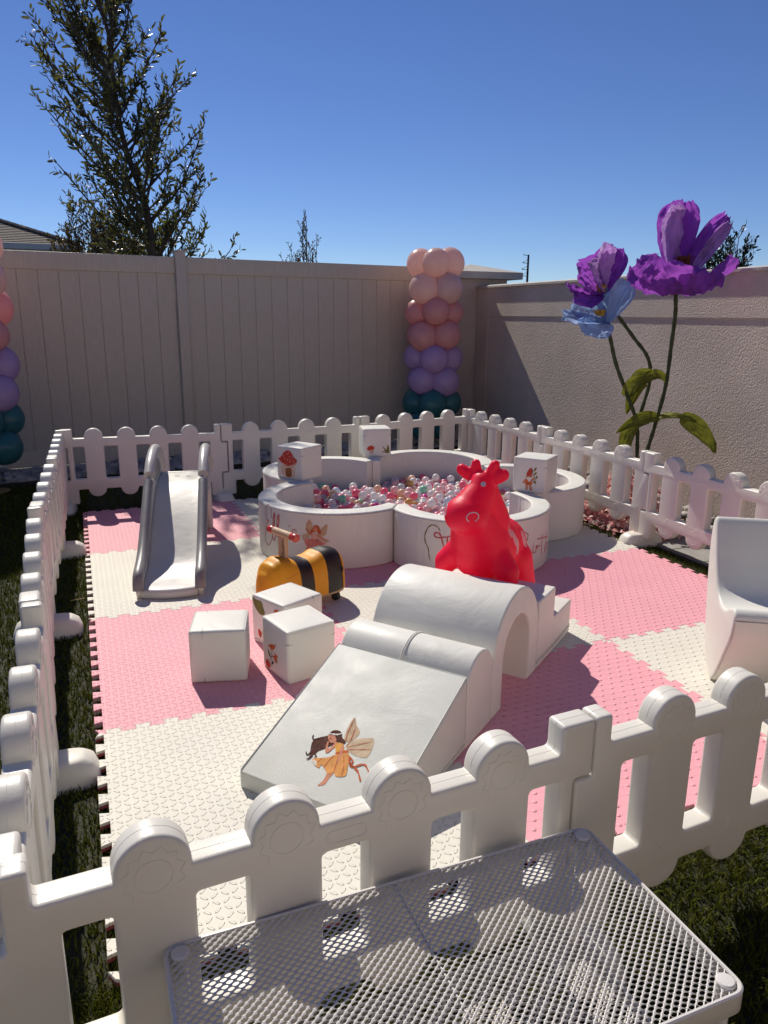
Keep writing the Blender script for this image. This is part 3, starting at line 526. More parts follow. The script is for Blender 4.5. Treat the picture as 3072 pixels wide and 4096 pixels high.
# ball pit: five curved foam walls meeting in a flower
PC = Vector((2.37, -1.30)); DP, RO, RI, PH = .77, .545, .42, .37
ANG = dict(FL=201, FR=273, R=345, B=57, BL=129)
def pit_outline():
    c36, s36 = math.cos(R(36)), math.sin(R(36))
    o_end = (.926*c36-DP, .926*s36-.004); i_end = (.812*c36-DP, .812*s36-.004)
    a1 = math.atan2(o_end[1], o_end[0]); ro = math.hypot(*o_end)
    out = [o_end]
    N = 40
    for k in range(1, N):
        a = a1-2*a1*k/N; out.append((RO*math.cos(a), RO*math.sin(a)))
    out.append((o_end[0], -o_end[1])); out.append((i_end[0], -i_end[1]))
    a2 = R(104)
    for k in range(N+1):
        a = -a2+2*a2*k/N; out.append((RI*math.cos(a), RI*math.sin(a)))
    out.append(i_end)
    return out[::-1]
PIT = pit_outline()
m_pit = mat('pit_vinyl', (.745,.73,.67), .50, .03, 3, .12, 260, spec=.35)
_q = NB(m_pit); _tc = _q.N.new('ShaderNodeTexCoord'); _sx = _q.N.new('ShaderNodeSeparateXYZ'); _q.L.new(_tc.outputs['Object'], _sx.inputs[0])
_cx = _q.N.new('ShaderNodeCombineXYZ'); _q.put(_q.m('MULTIPLY', _q.m('ARCTAN2', _sx.outputs[1], _sx.outputs[0]), 13.), _cx.inputs[0])
_q.put(_q.m('MULTIPLY', _q.m('SQRT', _q.m('ADD', _q.m('MULTIPLY', _sx.outputs[0], _sx.outputs[0]), _q.m('MULTIPLY', _sx.outputs[1], _sx.outputs[1]))), 7.), _cx.inputs[1]); _q.put(_q.m('MULTIPLY', _sx.outputs[2], 3.), _cx.inputs[2])
_nz = _q.N.new('ShaderNodeTexNoise'); _nz.inputs['Scale'].default_value = 1.0; _nz.inputs['Detail'].default_value = 3; _nz.inputs['Distortion'].default_value = .8; _q.L.new(_cx.outputs[0], _nz.inputs['Vector'])
_bp = _q.N.new('ShaderNodeBump'); _bp.inputs['Strength'].default_value = .34; _bp.inputs['Distance'].default_value = .012; _q.L.new(_nz.outputs['Fac'], _bp.inputs['Height'])
_pb = _q.N['Principled BSDF']; _old = _pb.inputs['Normal'].links[0].from_node; _q.L.new(_bp.outputs['Normal'], _old.inputs['Normal'])
pit_mesh = extrude_profile('pit_wall', [PIT], .0, PH, .012, m_pit, res=3, vertical=False)
PIT_L = {'FL': 'white foam ball pit wall printed with a name and a small fairy', 'FR': 'white foam ball pit wall with red script lettering behind the pink hopper',
         'R': 'white foam ball pit wall at the right, under and behind the gnome block', 'B': 'white foam ball pit wall at the back centre, with a bare inner face', 'BL': 'white foam ball pit wall at the back left, behind the toadstool house block'}
pit = {}
for k, a in ANG.items():
    c = PC+Vector((math.cos(R(a)), math.sin(R(a))))*DP
    o = link('pit_wall', pit_mesh, None, (c.x, c.y, 0), R(a)); pit[k] = o
    tag(o, PIT_L[k], 'ball pit wall', 'curved walls of the ball pit', 'thing')
    mb = MB()
    out = [(p[0]*1.0, p[1]) for p in PIT]
    mb.tube([(p[0]*(1.0012), p[1]*1.0012, PH-.011) for p in PIT], .0026, 5, closed=True)
    mb.build('piping', m_seam if k in ('FL', 'FR') else m_vin, o)
def on_pit(u, v, l): 
    a = u/RO; return ((RO+l)*math.cos(a), (RO+l)*math.sin(a), v)
S = 'script'
print_on('printed_script', pit['FL'], [], [(S, p, .0095 if i in (1, 2) else .0062) for i, p in enumerate(DRAW['ella'])], on_pit)
print_on('printed_fairy', pit['FL'], DRAW['fairy_s'], [('rust', p, .0022) for p in DRAW['fairy_s_lines']], on_pit)
print_on('printed_script', pit['FR'], [], [(S, p, .010) for p in DRAW['first']], on_pit)
print_on('printed_script', pit['FR'], [], [(S, p, .0068) for p in DRAW['birth']], on_pit)
print_on('printed_ribbon', pit['FR'], [], [('olive', p, .007) for p in DRAW['ribbon']], on_pit)
print_on('printed_bird', pit['FR'], DRAW['bird'], [], on_pit)

# balls
BR = .0345
ballcol = dict(rose=(.92,.24,.36), pale_pink=(.92,.64,.66), pearl=(.87,.84,.86), clear=(.82,.82,.83), mint=(.40,.76,.60), peach=(.90,.66,.50), gold=(.80,.52,.20), magenta=(.88,.10,.42), ice=(.70,.78,.86))
ballw = [('rose',.14), ('pale_pink',.21), ('pearl',.28), ('clear',.09), ('mint',.055), ('peach',.09), ('gold',.04), ('magenta',.045), ('ice',.06)]
bm_ = MB(); bm_.ball((0, 0, 0), BR, 20, 12)
BMESH = {}
for k, c in ballcol.items():
    m = mat('ball_'+k, c, .24, .05, 20, coat=.12, transl=.38 if k not in ('clear', 'pearl', 'ice') else .5, spec=.6)
    BMESH[k] = bm_.mesh('ball_'+k, m, ang=0)
def inside_pit(x, y):
    p = Vector((x, y))
    if (p-PC).length < .66: return True
    return any((p-(PC+Vector((math.cos(R(a)), math.sin(R(a))))*DP)).length < RI-BR-.004 for a in ANG.values())
cand = []
def lvl(x, y): return .140+.030*noise.noise(Vector((x*2.2, y*2.2, 0)))+.02*noise.noise(Vector((x*6, y*6, 3)))-.035*max(0, (y+1.0))
yy = -2.55; row = 0
while yy < 0:
    xx = 1.0+(row % 2)*BR*1.02
    while xx < 3.7:
        x, y = xx+random.uniform(-.007, .007), yy+random.uniform(-.007, .007)
        if inside_pit(x, y): cand.append((x, y, lvl(x, y)+random.uniform(-.014, .014), 0))
        xx += BR*2.06
    yy += BR*1.80; row += 1
for (x, y, z, _) in list(cand):
    if random.random() < .34:
        X, Y = x+random.uniform(-.03, .03), y+random.uniform(-.03, .03)
        if inside_pit(X, Y) and all((X-c[0])**2+(Y-c[1])**2 > (BR*1.9)**2 for c in cand if c[3] == 1): cand.append((X, Y, z+BR*1.35, 1))
CAMP = Vector((.0446, -6.4212, 1.575))
def seen(c):
    """nearer balls first, leaving those tucked behind the front rim for the mass"""
    d = CAMP-Vector(c[:3]); h = Vector((d.x, d.y)); L = h.length; h /= L
    s = BR; p = Vector((c[0], c[1]))
    while s < 1.5:
        q = p+h*s
        if not inside_pit(q.x, q.y): break
        s += .02
    zr = c[2]+(d.z/L)*(s+.14)
    return zr > PH-.02
vis = sorted([c for c in cand if seen(c)], key=lambda c: (Vector(c[:3])-CAMP).length-.08*c[3]); hid = [c for c in cand if not seen(c)]
def pick():
    t = random.random(); s = 0
    for k, w in ballw:
        s += w
        if t < s: return k
    return 'pearl'
BL_ = dict(rose='rose pink plastic ball lying in the ball pit', pale_pink='pale pink plastic ball lying in the ball pit', pearl='pearl white plastic ball lying in the ball pit', clear='clear see-through plastic ball lying in the ball pit',
           mint='mint green plastic ball lying in the ball pit', peach='peach coloured plastic ball lying in the ball pit', gold='golden yellow plastic ball lying in the ball pit', magenta='bright magenta plastic ball lying in the ball pit', ice='pale icy blue plastic ball lying in the ball pit')
BG_ = dict(rose='rose pink balls of the pit', pale_pink='pale pink balls of the pit', pearl='pearl white balls of the pit', clear='clear balls of the pit', mint='mint balls of the pit', peach='peach balls of the pit', gold='golden balls of the pit', magenta='magenta balls of the pit', ice='icy blue balls of the pit')
for c in vis[:296]:
    k = pick(); o = link('pit_ball', BMESH[k], None, c[:3]); tag(o, BL_[k], 'ball', BG_[k], 'thing')
rest = vis[296:]+hid
mb = MB(); keys = list(ballcol)
for c in rest: mb.ball(c[:3], BR, 12, 8, keys.index(pick()))
tag(mb.build('pit_ball_mass', [BMESH[k].materials[0] for k in keys], ang=0), 'far and half hidden plastic balls filling the rest of the pit', 'balls', kind='stuff')
print('balls visible', len(vis), 'rest', len(rest))

# soft cube blocks
CS = .245
def cube_mesh(name):
    n = 12; hs = CS/2; r = .014; puff = .0045; mb = MB()
    def P(x, y, z):
        q = Vector((x, y, z))*hs; c = Vector([max(-hs+r, min(hs-r, t)) for t in q]); d = q-c
        if d.length > 1e-9: q = c+d.normalized()*r
        for i in range(3):
            a, b = [(x, y, z)[j] for j in range(3) if j != i]
            t = (x, y, z)[i]
            if abs(abs(t)-1) < 1e-6: q[i] += math.copysign(puff*(1-a*a)*(1-b*b), t)
        return q
    S_ = [-1]+[-1+r/hs*t for t in (.35, .7)]+[-1+r/hs+(2-2*r/hs)*k/n for k in range(n+1)]+[1-r/hs*t for t in (.7, .35)]+[1]
    K = len(S_)-1
    for ax in range(3):
        for sg in (-1, 1):
            def fn(u, v):
                a = S_[int(round(u*K))]; b = S_[int(round(v*K))]
                if ax == 0: t = (sg, a*sg, b)
                elif ax == 1: t = (a*-sg, sg, b)
                else: t = (a*sg, b, sg)
                return P(*t)
            mb.grid(fn, K, K)
    me = mb.mesh(name, m_vin, ang=0)
    bm = bmesh.new(); bm.from_mesh(me); bmesh.ops.remove_doubles(bm, verts=bm.verts, dist=1e-4); bmesh.ops.recalc_face_normals(bm, faces=bm.faces); bm.to_mesh(me); bm.free()
    me.shade_smooth(); return me
CUBE = cube_mesh('soft_block')
def cube(label, x, y, z, th, lid, prints):
    o = link('soft_block', CUBE, None, (x, y, z+CS/2), R(th)); tag(o, label, 'foam block', 'soft white foam cubes', 'thing')
    h = CS/2-.0035; a = h-.010
    mb = MB()
    ringc = fillet([(-h, -h), (h, -h), (h, h), (-h, h)], .014, 3)
    ax = 'xyz'.index(lid[0]); sg = 1 if lid[1] == '+' else -1
    def place(d, rr, k=1.0):
        L = []
        for p in ringc:
            q = [p[0]*k, p[1]*k]; q.insert(ax, d*sg); L.append(tuple(q))
        return L
    mb.tube(place(h+.000, 0, 1.0), .0026, 5, closed=True)
    mb.build('piping', m_vin, o); mb = MB(); mb.tube(place(-h, 0), .0024, 5, closed=True)
    mb.build('piping', m_vin, o)
    mb = MB(); mb.tube(place(h-.052, 0, 1.021), .0022, 4, closed=True); mb.tube(place(h-.056, 0, 1.024), .0026, 4, closed=True)
    mb.build('zipper_seam', m_seam, o)
    def face(fc):
        c = {'w': ((-1, 0), (0, -1)), 's': ((0, -1), (1, 0))}[fc]
        def fn(u, v, l):
            pf = .0045*max(0, 1-(u/(CS/2))**2)*max(0, 1-(v/(CS/2))**2)
            d = CS/2+pf+l
            return (c[0][0]*d+c[1][0]*u, c[0][1]*d+c[1][1]*u, v)
        return fn
    for nm, fc, sh, st in prints: print_on(nm, o, sh, st, face(fc), .0012)
    return o
dots = [('white', [(p[0]-.004, p[1]), (p[0], p[1]+.004), (p[0]+.004, p[1]), (p[0], p[1]-.004)]) for p in DRAW['mush_dots']]
cube('plain white soft cube with a side zipper, left of the other two on the mat', .539, -3.233, 0, -15.1, 'x-', [])
cube('white soft cube printed with a green leaf, behind the orange flower cube', .907, -3.017, 0, 25.1, 'x+', [('printed_leaf', 'w', DRAW['bleaf'], [('olive', DRAW['bleaf_lines'][0], .0025), ('ink', DRAW['bleaf_lines'][1], .002), ('olive', DRAW['bleaf_lines'][2], .003)])])
cube('white soft cube printed with orange flowers, beside the ramp', .874, -3.339, 0, 13.7, 'z+', [('printed_flower', 'w', DRAW['cflower'], [('darkleaf', p, .0028) for p in DRAW['cflower_lines']])])
cube('white soft cube printed with a toadstool house, sitting on the pit wall', 1.564, -.925, PH, 35.7, 'z+', [('printed_toadstool', 'w', DRAW['mush']+dots, [('wood', [(-.045, -.03), (-.02, -.018), (.01, -.02), (.024, -.032)], .003), ('wood', [(-.018, -.04), (-.017, -.10)], .0018), ('wood', [(.004, -.04), (.004, -.10)], .0018)])])
cube('white soft cube printed with a tiny toadstool and leaves on the back pit wall', 2.448, -.233, PH, -9.7, 'z+', [('printed_toadstool', 's', DRAW['small_mush'], [])])
cube('white soft cube printed with a gnome, sitting on the right of the pit', 3.026, -1.927, PH, -52.2, 'z+', [('printed_gnome', 's', DRAW['gnome'], [('olive', DRAW['gnome_lines'][0], .003), ('ink', DRAW['gnome_lines'][1], .0018), ('ink', DRAW['gnome_lines'][2], .0018)])])

# climbing set: ramp, hump, tunnel, steps in one line
CO = Vector((1.272, -4.218, 0)); CA = R(37.5); CW = .57
def climb(name, label, cat, loops, mats, s0, bev=.014, ang=38):
    L = [[(p[0]-s0, *p[1:]) for p in lp] for lp in loops]
    me = extrude_profile(name, L, 0, CW, bev, mats, res=3, ang=ang)
    u = Vector((math.cos(CA), math.sin(CA), 0))
    o = link(name, me, None, CO+u*s0, CA); return tag(o, label, cat, 'white foam climbing pieces', 'thing')
arc = lambda cx, cz, r, a0, a1, n: [(cx+r*math.cos(R(a0+(a1-a0)*k/n)), cz+r*math.sin(R(a0+(a1-a0)*k/n)), 0) for k in range(n+1)]
ramp = climb('soft_ramp', 'low white foam ramp printed with a fairy, nearest the front pickets', 'foam ramp', [fillet([(-.615, .0), (-.004, .0), (-.004, .302), (-.615, .064)], .006, 3)], m_ramp, -.6, .012)
e0 = Vector((-.015, 0, .070)); e1 = Vector((.596, 0, .302)); E_ = (e1-e0).normalized(); RN = Vector((-E_.z, 0, E_.x)); A0 = Vector((0, 0, .06)); e_ = Vector((.60, 0, .225)).normalized()
def _unused(u, v, l):
    q = Vector((0, 0, .06))+e_*v                     # along the slope, from the lower edge
    zt = e0.z+(q.x-e0.x)*(e1.z-e0.z)/(e1.x-e0.x)
    return (q.x-RN.x*0, -u, zt+l+.0012)
rbv = BVHTree.FromPolygons([v_.co for v_ in ramp.data.vertices], [tuple(p.vertices) for p in ramp.data.polygons])
def on_ramp(u, v, l):
    q = e_*v; h = rbv.ray_cast(Vector((q.x, -u, 1)), Vector((0, 0, -1)))[0]
    return (q.x, -u, (h.z if h else .1)+l)
print_on('printed_fairy', ramp, DRAW['fairy_r'], [('rust', p, .007 if i < 2 else .0022) for i, p in enumerate(DRAW['fairy_r_rust'])]+[('white', p, .006) for p in DRAW['fairy_r_white']]+[('hair', p, .0045 if i < 4 else .002) for i, p in enumerate(DRAW['fairy_r_hair'])], on_ramp, .0006)
mb = MB()
mb.tube([(-.012, .006, .067), (.592, .006, .299), (.592, CW-.006, .299), (-.012, CW-.006, .067)], .0028, 5); mb.build('piping', m_ramp, ramp)
mb = MB(); mb.tube([(.02, -.0005, .012), (.30, -.0005, .017), (.585, -.0005, .03)], .0018, 4); mb.build('zipper_seam', m_seam, ramp)
hump = climb('soft_hump', 'white foam hump with a rounded top and centre seam, above the ramp', 'foam hump', [[(0, 0, 0), (.238, 0, 0)]+arc(.119, .236, .119, 0, 180, 30)], m_vin, .0, .010)
mb = MB(); prof = [(0, .2)]+[(p[0], p[1]) for p in arc(.119, .236, .1205, 180, 0, 24)]+[(.238, .2)]
mb.tube([(p[0], .285, p[1]) for p in prof], .0035, 6); mb.tube([(p[0], .293, p[1]) for p in prof], .0028, 6); mb.build('zipper_seam', m_vin, hump)
tun = climb('soft_tunnel', 'tall white foam tunnel arch under the pink hopper', 'foam tunnel', [[(.245, 0, 0), (.348, 0, 0), (.348, .2, 0)]+arc(.503, .205, .155, 180, 0, 24)[1:]+[(.658, 0, 0), (.765, 0, 0)]+arc(.505, .218, .262, 0, 180, 48)], m_vin, .245, .010)
steps = climb('soft_steps', 'white foam block of two steps behind the tunnel arch', 'foam steps', [fillet([(.772, 0), (1.275, 0), (1.275, .18), (1.0, .18), (1.0, .335), (.772, .335)], .010, 3)], m_vin, .772, .010)
mb = MB(); mb.tube([(.0, -.0005, .03), (.25, -.0005, .028), (.5, -.0005, .035)], .0018, 4); mb.build('zipper_seam', m_seam, steps); mb = MB(); mb.tube([(.0, -.0005, .042), (.25, -.0005, .038), (.5, -.0005, .046)], .0018, 4); mb.build('zipper_seam', m_seam, steps)

# soft rocker seat at the right
def rocker():
    w = Vector((.84, -.545)).normalized(); ang = math.atan2(w.y, w.x)     # local x = width, local y = away from the camera
    d = Vector((-w.y, w.x))
    out = [(0, .0), (.075, .020), (.14, .062), (.185, .13), (.225, .26), (.262, .40), (.285, .56), (.275, .655), (.252, .692), (.222, .688), (.178, .60), (.125, .49), (.062, .405), (-.02, .372), (-.10, .378), (-.165, .412), (-.215, .425), (-.243, .405), (-.245, .375), (-.226, .30), (-.155, .19), (-.075, .075)]
    sm = [(p.x, p.y) for p in spline(out, 4, True)]
    me = extrude_profile('soft_rocker', [sm[::-1]], 0, .52, .014, m_vin, res=3, ang=50)
    # profile plane is x-z with the width along y: turn so that width runs along w
    for v in me.vertices: v.co = (v.co.y, v.co.x, v.co.z)
    me.flip_normals()
    o = link('soft_rocker', me, None, (2.562, -4.113, 0), ang)
    tag(o, 'curved white foam rocker seat at the right edge of the mat', 'foam seat', None, 'thing')
    mb = MB(); mb.tube([(.004, p[0], p[1]) for p in [(q.x, q.y) for q in spline(out[18:]+out[:1], 4)]], .003, 5); mb.build('piping', m_seam, o); mb = MB(); mb.tube([(.004, -.2475, .385), (.26, -.2475, .385), (.516, -.2475, .385)], .003, 5); mb.build('piping', m_seam, o)
    m_tag = mat('care_tag_cloth', (.62,.57,.60), .7, .05, 30); mr_ = mat('tag_red', (.45,.03,.06), .6, .1, 30); mk = mat('tag_black', (.02,.02,.025), .6, .1, 30)
    lab = MB()
    P = lambda u, v, l: (.185+u, -.2475-l+.35*(v-.037), .345+v)
    def quad(u0, u1, v0, v1, l, mi): lab.add([P(u0, v0, l), P(u1, v0, l), P(u1, v1, l), P(u0, v1, l)], [(0, 1, 2, 3)], mi)
    quad(0, .085, .0, .037, .003, 0)
    v = [P(.014, .019, .0036)]+[P(.014+.010*math.cos(2*math.pi*k/14), .019+.012*math.sin(2*math.pi*k/14), .0036) for k in range(14)]
    lab.add(v, [(0, 1+k, 1+(k+1) % 14) for k in range(14)], 1)
    x = .029
    for ch in 'IIJA':
        if ch == 'I': quad(x, x+.0022, .012, .025, .0036, 2); x += .0042
        elif ch == 'J': quad(x+.003, x+.0052, .012, .025, .0036, 2); quad(x, x+.004, .012, .0145, .0036, 2); x += .0085
        else:
            lab.add([P(x, .012, .0036), P(x+.002, .012, .0036), P(x+.0045, .025, .0036), P(x+.0028, .025, .0036)], [(0, 1, 2, 3)], 2)
            lab.add([P(x+.0056, .012, .0036), P(x+.0078, .012, .0036), P(x+.0050, .025, .0036), P(x+.0033, .025, .0036)], [(0, 1, 2, 3)], 2); quad(x+.002, x+.006, .0158, .018, .0037, 2); x += .010
    lab.build('care_tag', [m_tag, mr_, mk], o, smooth=False)
rocker()

# ------------------------------------------------------------------ inflatable hopper cow on the steps
COWP = (((.955,.20,.585),(.020,.05,.034)), ((.985,.20,.555),(.020,.05,.05)), ((1.005,.20,.50),(.017,.05,.045)), ((1.12,.19,.52),(.030,.05,.055)))
def hopper():
    root_s, root_w, root_z = .98, .35, .18
    def cs(s, w, z): return Vector((s-root_s, w-root_w, z-root_z))
    bm = bmesh.new()
    def ball(c, r, rot=None):
        rx, ry, rz = r if isinstance(r, tuple) else (r, r, r)
        M = Matrix.Translation(cs(*c))
        if rot is not None: M = M @ rot
        bmesh.ops.create_icosphere(bm, subdivisions=3, radius=1, matrix=M @ Matrix.Diagonal((rx, ry, rz, 1)))
    def limb(a, b, ra, rb, n=8):
        A, B = Vector(a), Vector(b)
        for k in range(n+1):
            t = k/n; ball(tuple(A.lerp(B, t)), ra+(rb-ra)*t)
    limb((.845, .332, .828), (.83, .335, .785), .058, .072, 3)
    limb((.83, .335, .785), (.775, .360, .705), .072, .094, 6)       # face down to muzzle
    ball((.755, .368, .690), (.105, .104, .094))
    limb((.86, .335, .79), (.93, .345, .62), .070, .118, 8)         # back of head and neck
    limb((.80, .36, .66), (.90, .357, .52), .098, .146, 6)          # throat to chest
    ball((.90, .355, .51), (.15, .148, .17)); ball((1.0, .35, .485), (.18, .150, .155)); limb((.95, .35, .50), (1.12, .345, .465), .145, .138, 6)
    for w0, w1, w2 in ((.45, .510, .520), (.26, .195, .185)):
        limb((.875, w0, .47), (.855, w1, .415), .072, .058, 4); limb((.855, w1, .415), (.855, w2, .380), .058, .046, 3)
        limb((1.12, .35+(w0-.35)*.95, .40), (1.17, .35+(w1-.35)*.85, .235), .095, .06, 6)
    ears = Matrix.Rotation(0, 4, 'Z')
    def paddle(a, b, r0, r1, flat):
        A, B = Vector(a), Vector(b)
        for k in range(9):
            t = k/8; c = A.lerp(B, t); r = r0+(r1-r0)*math.sin(min(1, t*1.15)*math.pi*.62); ball(tuple(c), (r*flat, r, r))
    paddle((.845, .372, .838), (.85, .442, .878), .016, .031, .7)
    paddle((.845, .292, .838), (.855, .236, .874), .016, .031, .7)
    paddle((.85, .366, .868), (.86, .376, .912), .016, .0245, .9)
    paddle((.85, .306, .866), (.86, .281, .915), .016, .0255, .9)
    me = bpy.data.meshes.new('hopper_cow'); bm.to_mesh(me); bm.free()
    ob = bpy.data.objects.new('tmp', me); COL.objects.link(ob)
    md = ob.modifiers.new('r', 'REMESH'); md.mode = 'VOXEL'; md.voxel_size = .0072; md.use_smooth_shade = True
    ms = ob.modifiers.new('s', 'SMOOTH'); ms.iterations = 9; ms.factor = .5
    bpy.context.view_layer.update(); dg = bpy.context.evaluated_depsgraph_get()
    m2 = bpy.data.meshes.new_from_object(ob.evaluated_get(dg)); bpy.data.objects.remove(ob)
    m2.name = 'hopper_cow'; m2.materials.clear()
    m = mat('hopper_rubber', (.96,.018,.080), .42, .03, 8, .08, 200, spec=.35, sss=0, transl=.30, trans_col=(1,.02,.13))
    # white painted flank patches (real paint marks on the toy)
    q = NB(m); N, L = q.N, q.L; b = N['Principled BSDF']; old = b.inputs['Base Color'].links[0].from_socket
    tc = N.new('ShaderNodeTexCoord'); total = None
    for (c, r) in COWP:
        cc = cs(*c); mp = N.new('ShaderNodeMapping'); mp.vector_type = 'POINT'; mp.inputs['Location'].default_value = [-cc[i]/r[i] for i in range(3)]; mp.inputs['Scale'].default_value = [1/t for t in r]
        L.new(tc.outputs['Object'], mp.inputs['Vector']); ln = N.new('ShaderNodeVectorMath'); ln.operation = 'LENGTH'; L.new(mp.outputs['Vector'], ln.inputs[0])
        lt = q.m('LESS_THAN', ln.outputs['Value'], 1.0); total = lt if total is None else q.m('MAXIMUM', total, lt)
    mx = N.new('ShaderNodeMix'); mx.data_type = 'RGBA'; L.new(total, mx.inputs['Factor']); L.new(old, mx.inputs['A']); mx.inputs['B'].default_value = (.70, .58, .60, 1); L.new(mx.outputs['Result'], b.inputs['Base Color'])
    m2.materials.append(m); m2.shade_smooth()
    u = Vector((math.cos(CA), math.sin(CA), 0)); v = Vector((-u.y, u.x, 0))
    o = link('hopper_cow', m2, None, CO+u*root_s+v*root_w+Vector((0, 0, root_z)), CA)
    tag(o, 'hot pink inflatable cow hopper toy standing on the white soft steps', 'hopper toy', None, 'thing')
    bv = BVHTree.FromPolygons([v_.co for v_ in m2.vertices], [tuple(p.vertices) for p in m2.polygons])
    def hit(w, z):
        r = bv.ray_cast(cs(.2, w, z), Vector((1, 0, 0))); return r[0], r[1]
    m_eye = mat('hopper_white_paint', (.66,.50,.56), .45, .05, 20)
    for w, z in ((.305, .835), (.378, .833)):
        p, n = hit(w, z)
        if p is None: continue
        mb = MB(); t = n.orthogonal().normalized(); b2 = n.cross(t)
        vv = [p+n*.0025]
        for k in range(20):
            a = 2*math.pi*k/20; c = p+(t*math.cos(a)+b2*math.sin(a))*.0125; rr = bv.find_nearest(c); vv.append(rr[0]+rr[1]*.0016)
        mb.add(vv, [(0, 1+k, 1+(k+1) % 20) for k in range(20)]); mb.build('eye', m_eye, o)
    for w, z, r in ((.447, .715, (.011, .022)), (.305, .705, (.021, .021))):
        mb = MB(); L_ = []
        for k in range(25 if r[0] < .02 else 20):
            a = R(-60)+R(300)*k/(19 if r[0] >= .02 else 20); p, n = hit(w+r[0]*math.cos(a), z+r[1]*math.sin(a))
            if p is not None: L_.append(p+n*.0005)
        if len(L_) > 3: mb.tube(L_, .0028, 6); mb.build('nostril_ring', m_eye, o)
hopper()

# ------------------------------------------------------------------ bee ride-on
def bee():
    root = thing('ride_on_bee', 'yellow and brown striped bee ride-on with a wooden handlebar', 'ride-on toy', (1.10, -2.586, 0), math.atan2(.35, .93))
    # local +x = tail, -x = head
    m_y = mat('bee_yellow', (.80,.34,.008), .5, .05, 8, .2, 180, spec=.4); m_k = mat('bee_brown', (.022,.013,.010), .42, .15, 8, .2, 180, spec=.4)
    m_w = mat('bee_wood', (.52,.34,.20), .55, .10, 3, .2, 60, stretch=(3, 20, 20)); m_r = mat('bee_red', (.52,.025,.012), .25, .05, 9, coat=.4); m_b = mat('castor_black', (.012,.012,.012), .35, .2)
    Ls = .27
    top = [(-1, .06), (-.985, .105), (-.93, .165), (-.82, .215), (-.62, .238), (-.45, .232), (-.28, .215), (-.05, .202), (.15, .207), (.38, .226), (.58, .232), (.76, .222), (.90, .190), (.97, .15), (1, .10)]
    def topz(t):
        for i in range(len(top)-1):
            if top[i][0] <= t <= top[i+1][0]:
                k = (t-top[i][0])/(top[i+1][0]-top[i][0]); k = k*k*(3-2*k) if 1 <= i < len(top)-2 else k
                return top[i][1]+(top[i+1][1]-top[i][1])*k
        return .06
    nu, nv = 60, 26; zb = .075; mb = MB()
    stripe = lambda t: 0 if t < -.30 else 1 if t < .02 else 0 if t < .36 else 1 if t < .80 else 0
    edges = [-.30, .02, .36, .80]; ts = sorted(set([-1+2*math.sin(math.pi*.5*k/nu)**2 for k in range(nu+1)]+edges))
    rings = []
    for t in ts:
        h = topz(t); w = .122*(max(0, 1-abs(t)**5))**.5*.9+.012; ring = []
        if abs(t) > .8: w = .11*math.sqrt(max(0, 1-((abs(t)-.62)/.385)**2))+.01
        for j in range(nv+1):
            a = math.pi*j/nv; e = .62
            cx, sz = math.cos(a), math.sin(a)
            ring.append((t*Ls, w*math.copysign(abs(cx)**e, cx), zb+h*abs(sz)**.72))
        rings.append(ring)
    v = [p for r in rings for p in r]; f = []; mi = []
    for i in range(len(ts)-1):
        for j in range(nv):
            f.append((i*(nv+1)+j, i*(nv+1)+j+1, (i+1)*(nv+1)+j+1, (i+1)*(nv+1)+j)); mi.append(stripe((ts[i]+ts[i+1])/2))
    o = len(mb.v); mb.v += [tuple(p) for p in v]; mb.f += f; mb.m += mi
    mb.f.append(tuple(range(nv, -1, -1))); mb.m.append(0); mb.f.append(tuple((len(ts)-1)*(nv+1)+j for j in range(nv+1))); mb.m.append(0)
    body = mb.build('body', [m_y, m_k], root, ang=60)
    bd = [( -.262, -.10), (.262, -.10), (.262, .10), (-.262, .10)]
    me = extrude_profile('base_board', [fillet(bd, .085, 8)], .052, .0745, .005, m_w, vertical=False); link('base_board', me, root)
    for sx in (-1, 1):
        for sy in (-1, 1):
            mb = MB(); mb.ball((sx*.185, sy*.072, .0265), .0265, 14, 10); mb.lathe([(.012, 0), (.012, .03)], 8, M=Matrix.Translation((sx*.185, sy*.072, .022)))
            mb.tube([(sx*.185-.012, sy*.072, .030), (sx*.185+.012, sy*.072, .030)], .0285, 16)
            mb.build('castor', m_b, root)
    px = -.115
    me = extrude_profile('handle_post', [fillet([(px-.012, -.032), (px+.012, -.032), (px+.012, .032), (px-.012, .032)], .004, 2)], .28, .432, .002, m_w, vertical=False); post = link('handle_post', me, root)
    mb = MB()
    for k in range(4):   # engraved winding mark on the post
        mb.tube([(px-.0125, -.018+.002*k+.008*math.sin(t*1.5+k), .325+.085*t/6) for t in range(7)], .0011, 4)
    mb.build('engraving', mat('wood_burn', (.20,.10,.05), .6, .1), post)
    mb = MB(); mb.tube([(px, -.122, .437), (px, .122, .437)], .0205, 18); mb.build('handlebar', m_w, root)
    for s in (-1, 1):
        mb = MB(); mb.lathe([(.0208, -.024), (.0222, -.022), (.0222, .018), (.020, .0225), (.012, .0232)] if s > 0 else [(.012, -.0232), (.020, -.0225), (.0222, -.018), (.0222, .022), (.0208, .024)], 20, M=Matrix.Translation((px, s*.105, .437)) @ Matrix.Rotation(-R(90), 4, 'X'))
        mb.build('grip_cap', m_r, root)
    def side(t, hz_):
        h = topz(t); sz = min(1, hz_/h); a = math.asin(min(1, sz**(1/.72))); w = .122*(max(0, 1-abs(t)**5))**.5*.9+.012
        return w*math.cos(a)**.62
    mb = MB(); L_ = [(t*Ls, -side(t, .145+.055*(t+.62))-.0012, zb+.145+.055*(t+.62)) for t in (-.62, -.55, -.48, -.41, -.34)]
    mb.tube(L_, .0014, 5); mb.ball((-.63*Ls, -side(-.63, .145)-.001, zb+.144), .004, 8, 6); mb.build('stitched_eye', mat('bee_thread', (.78,.42,.06), .5, .1), root)
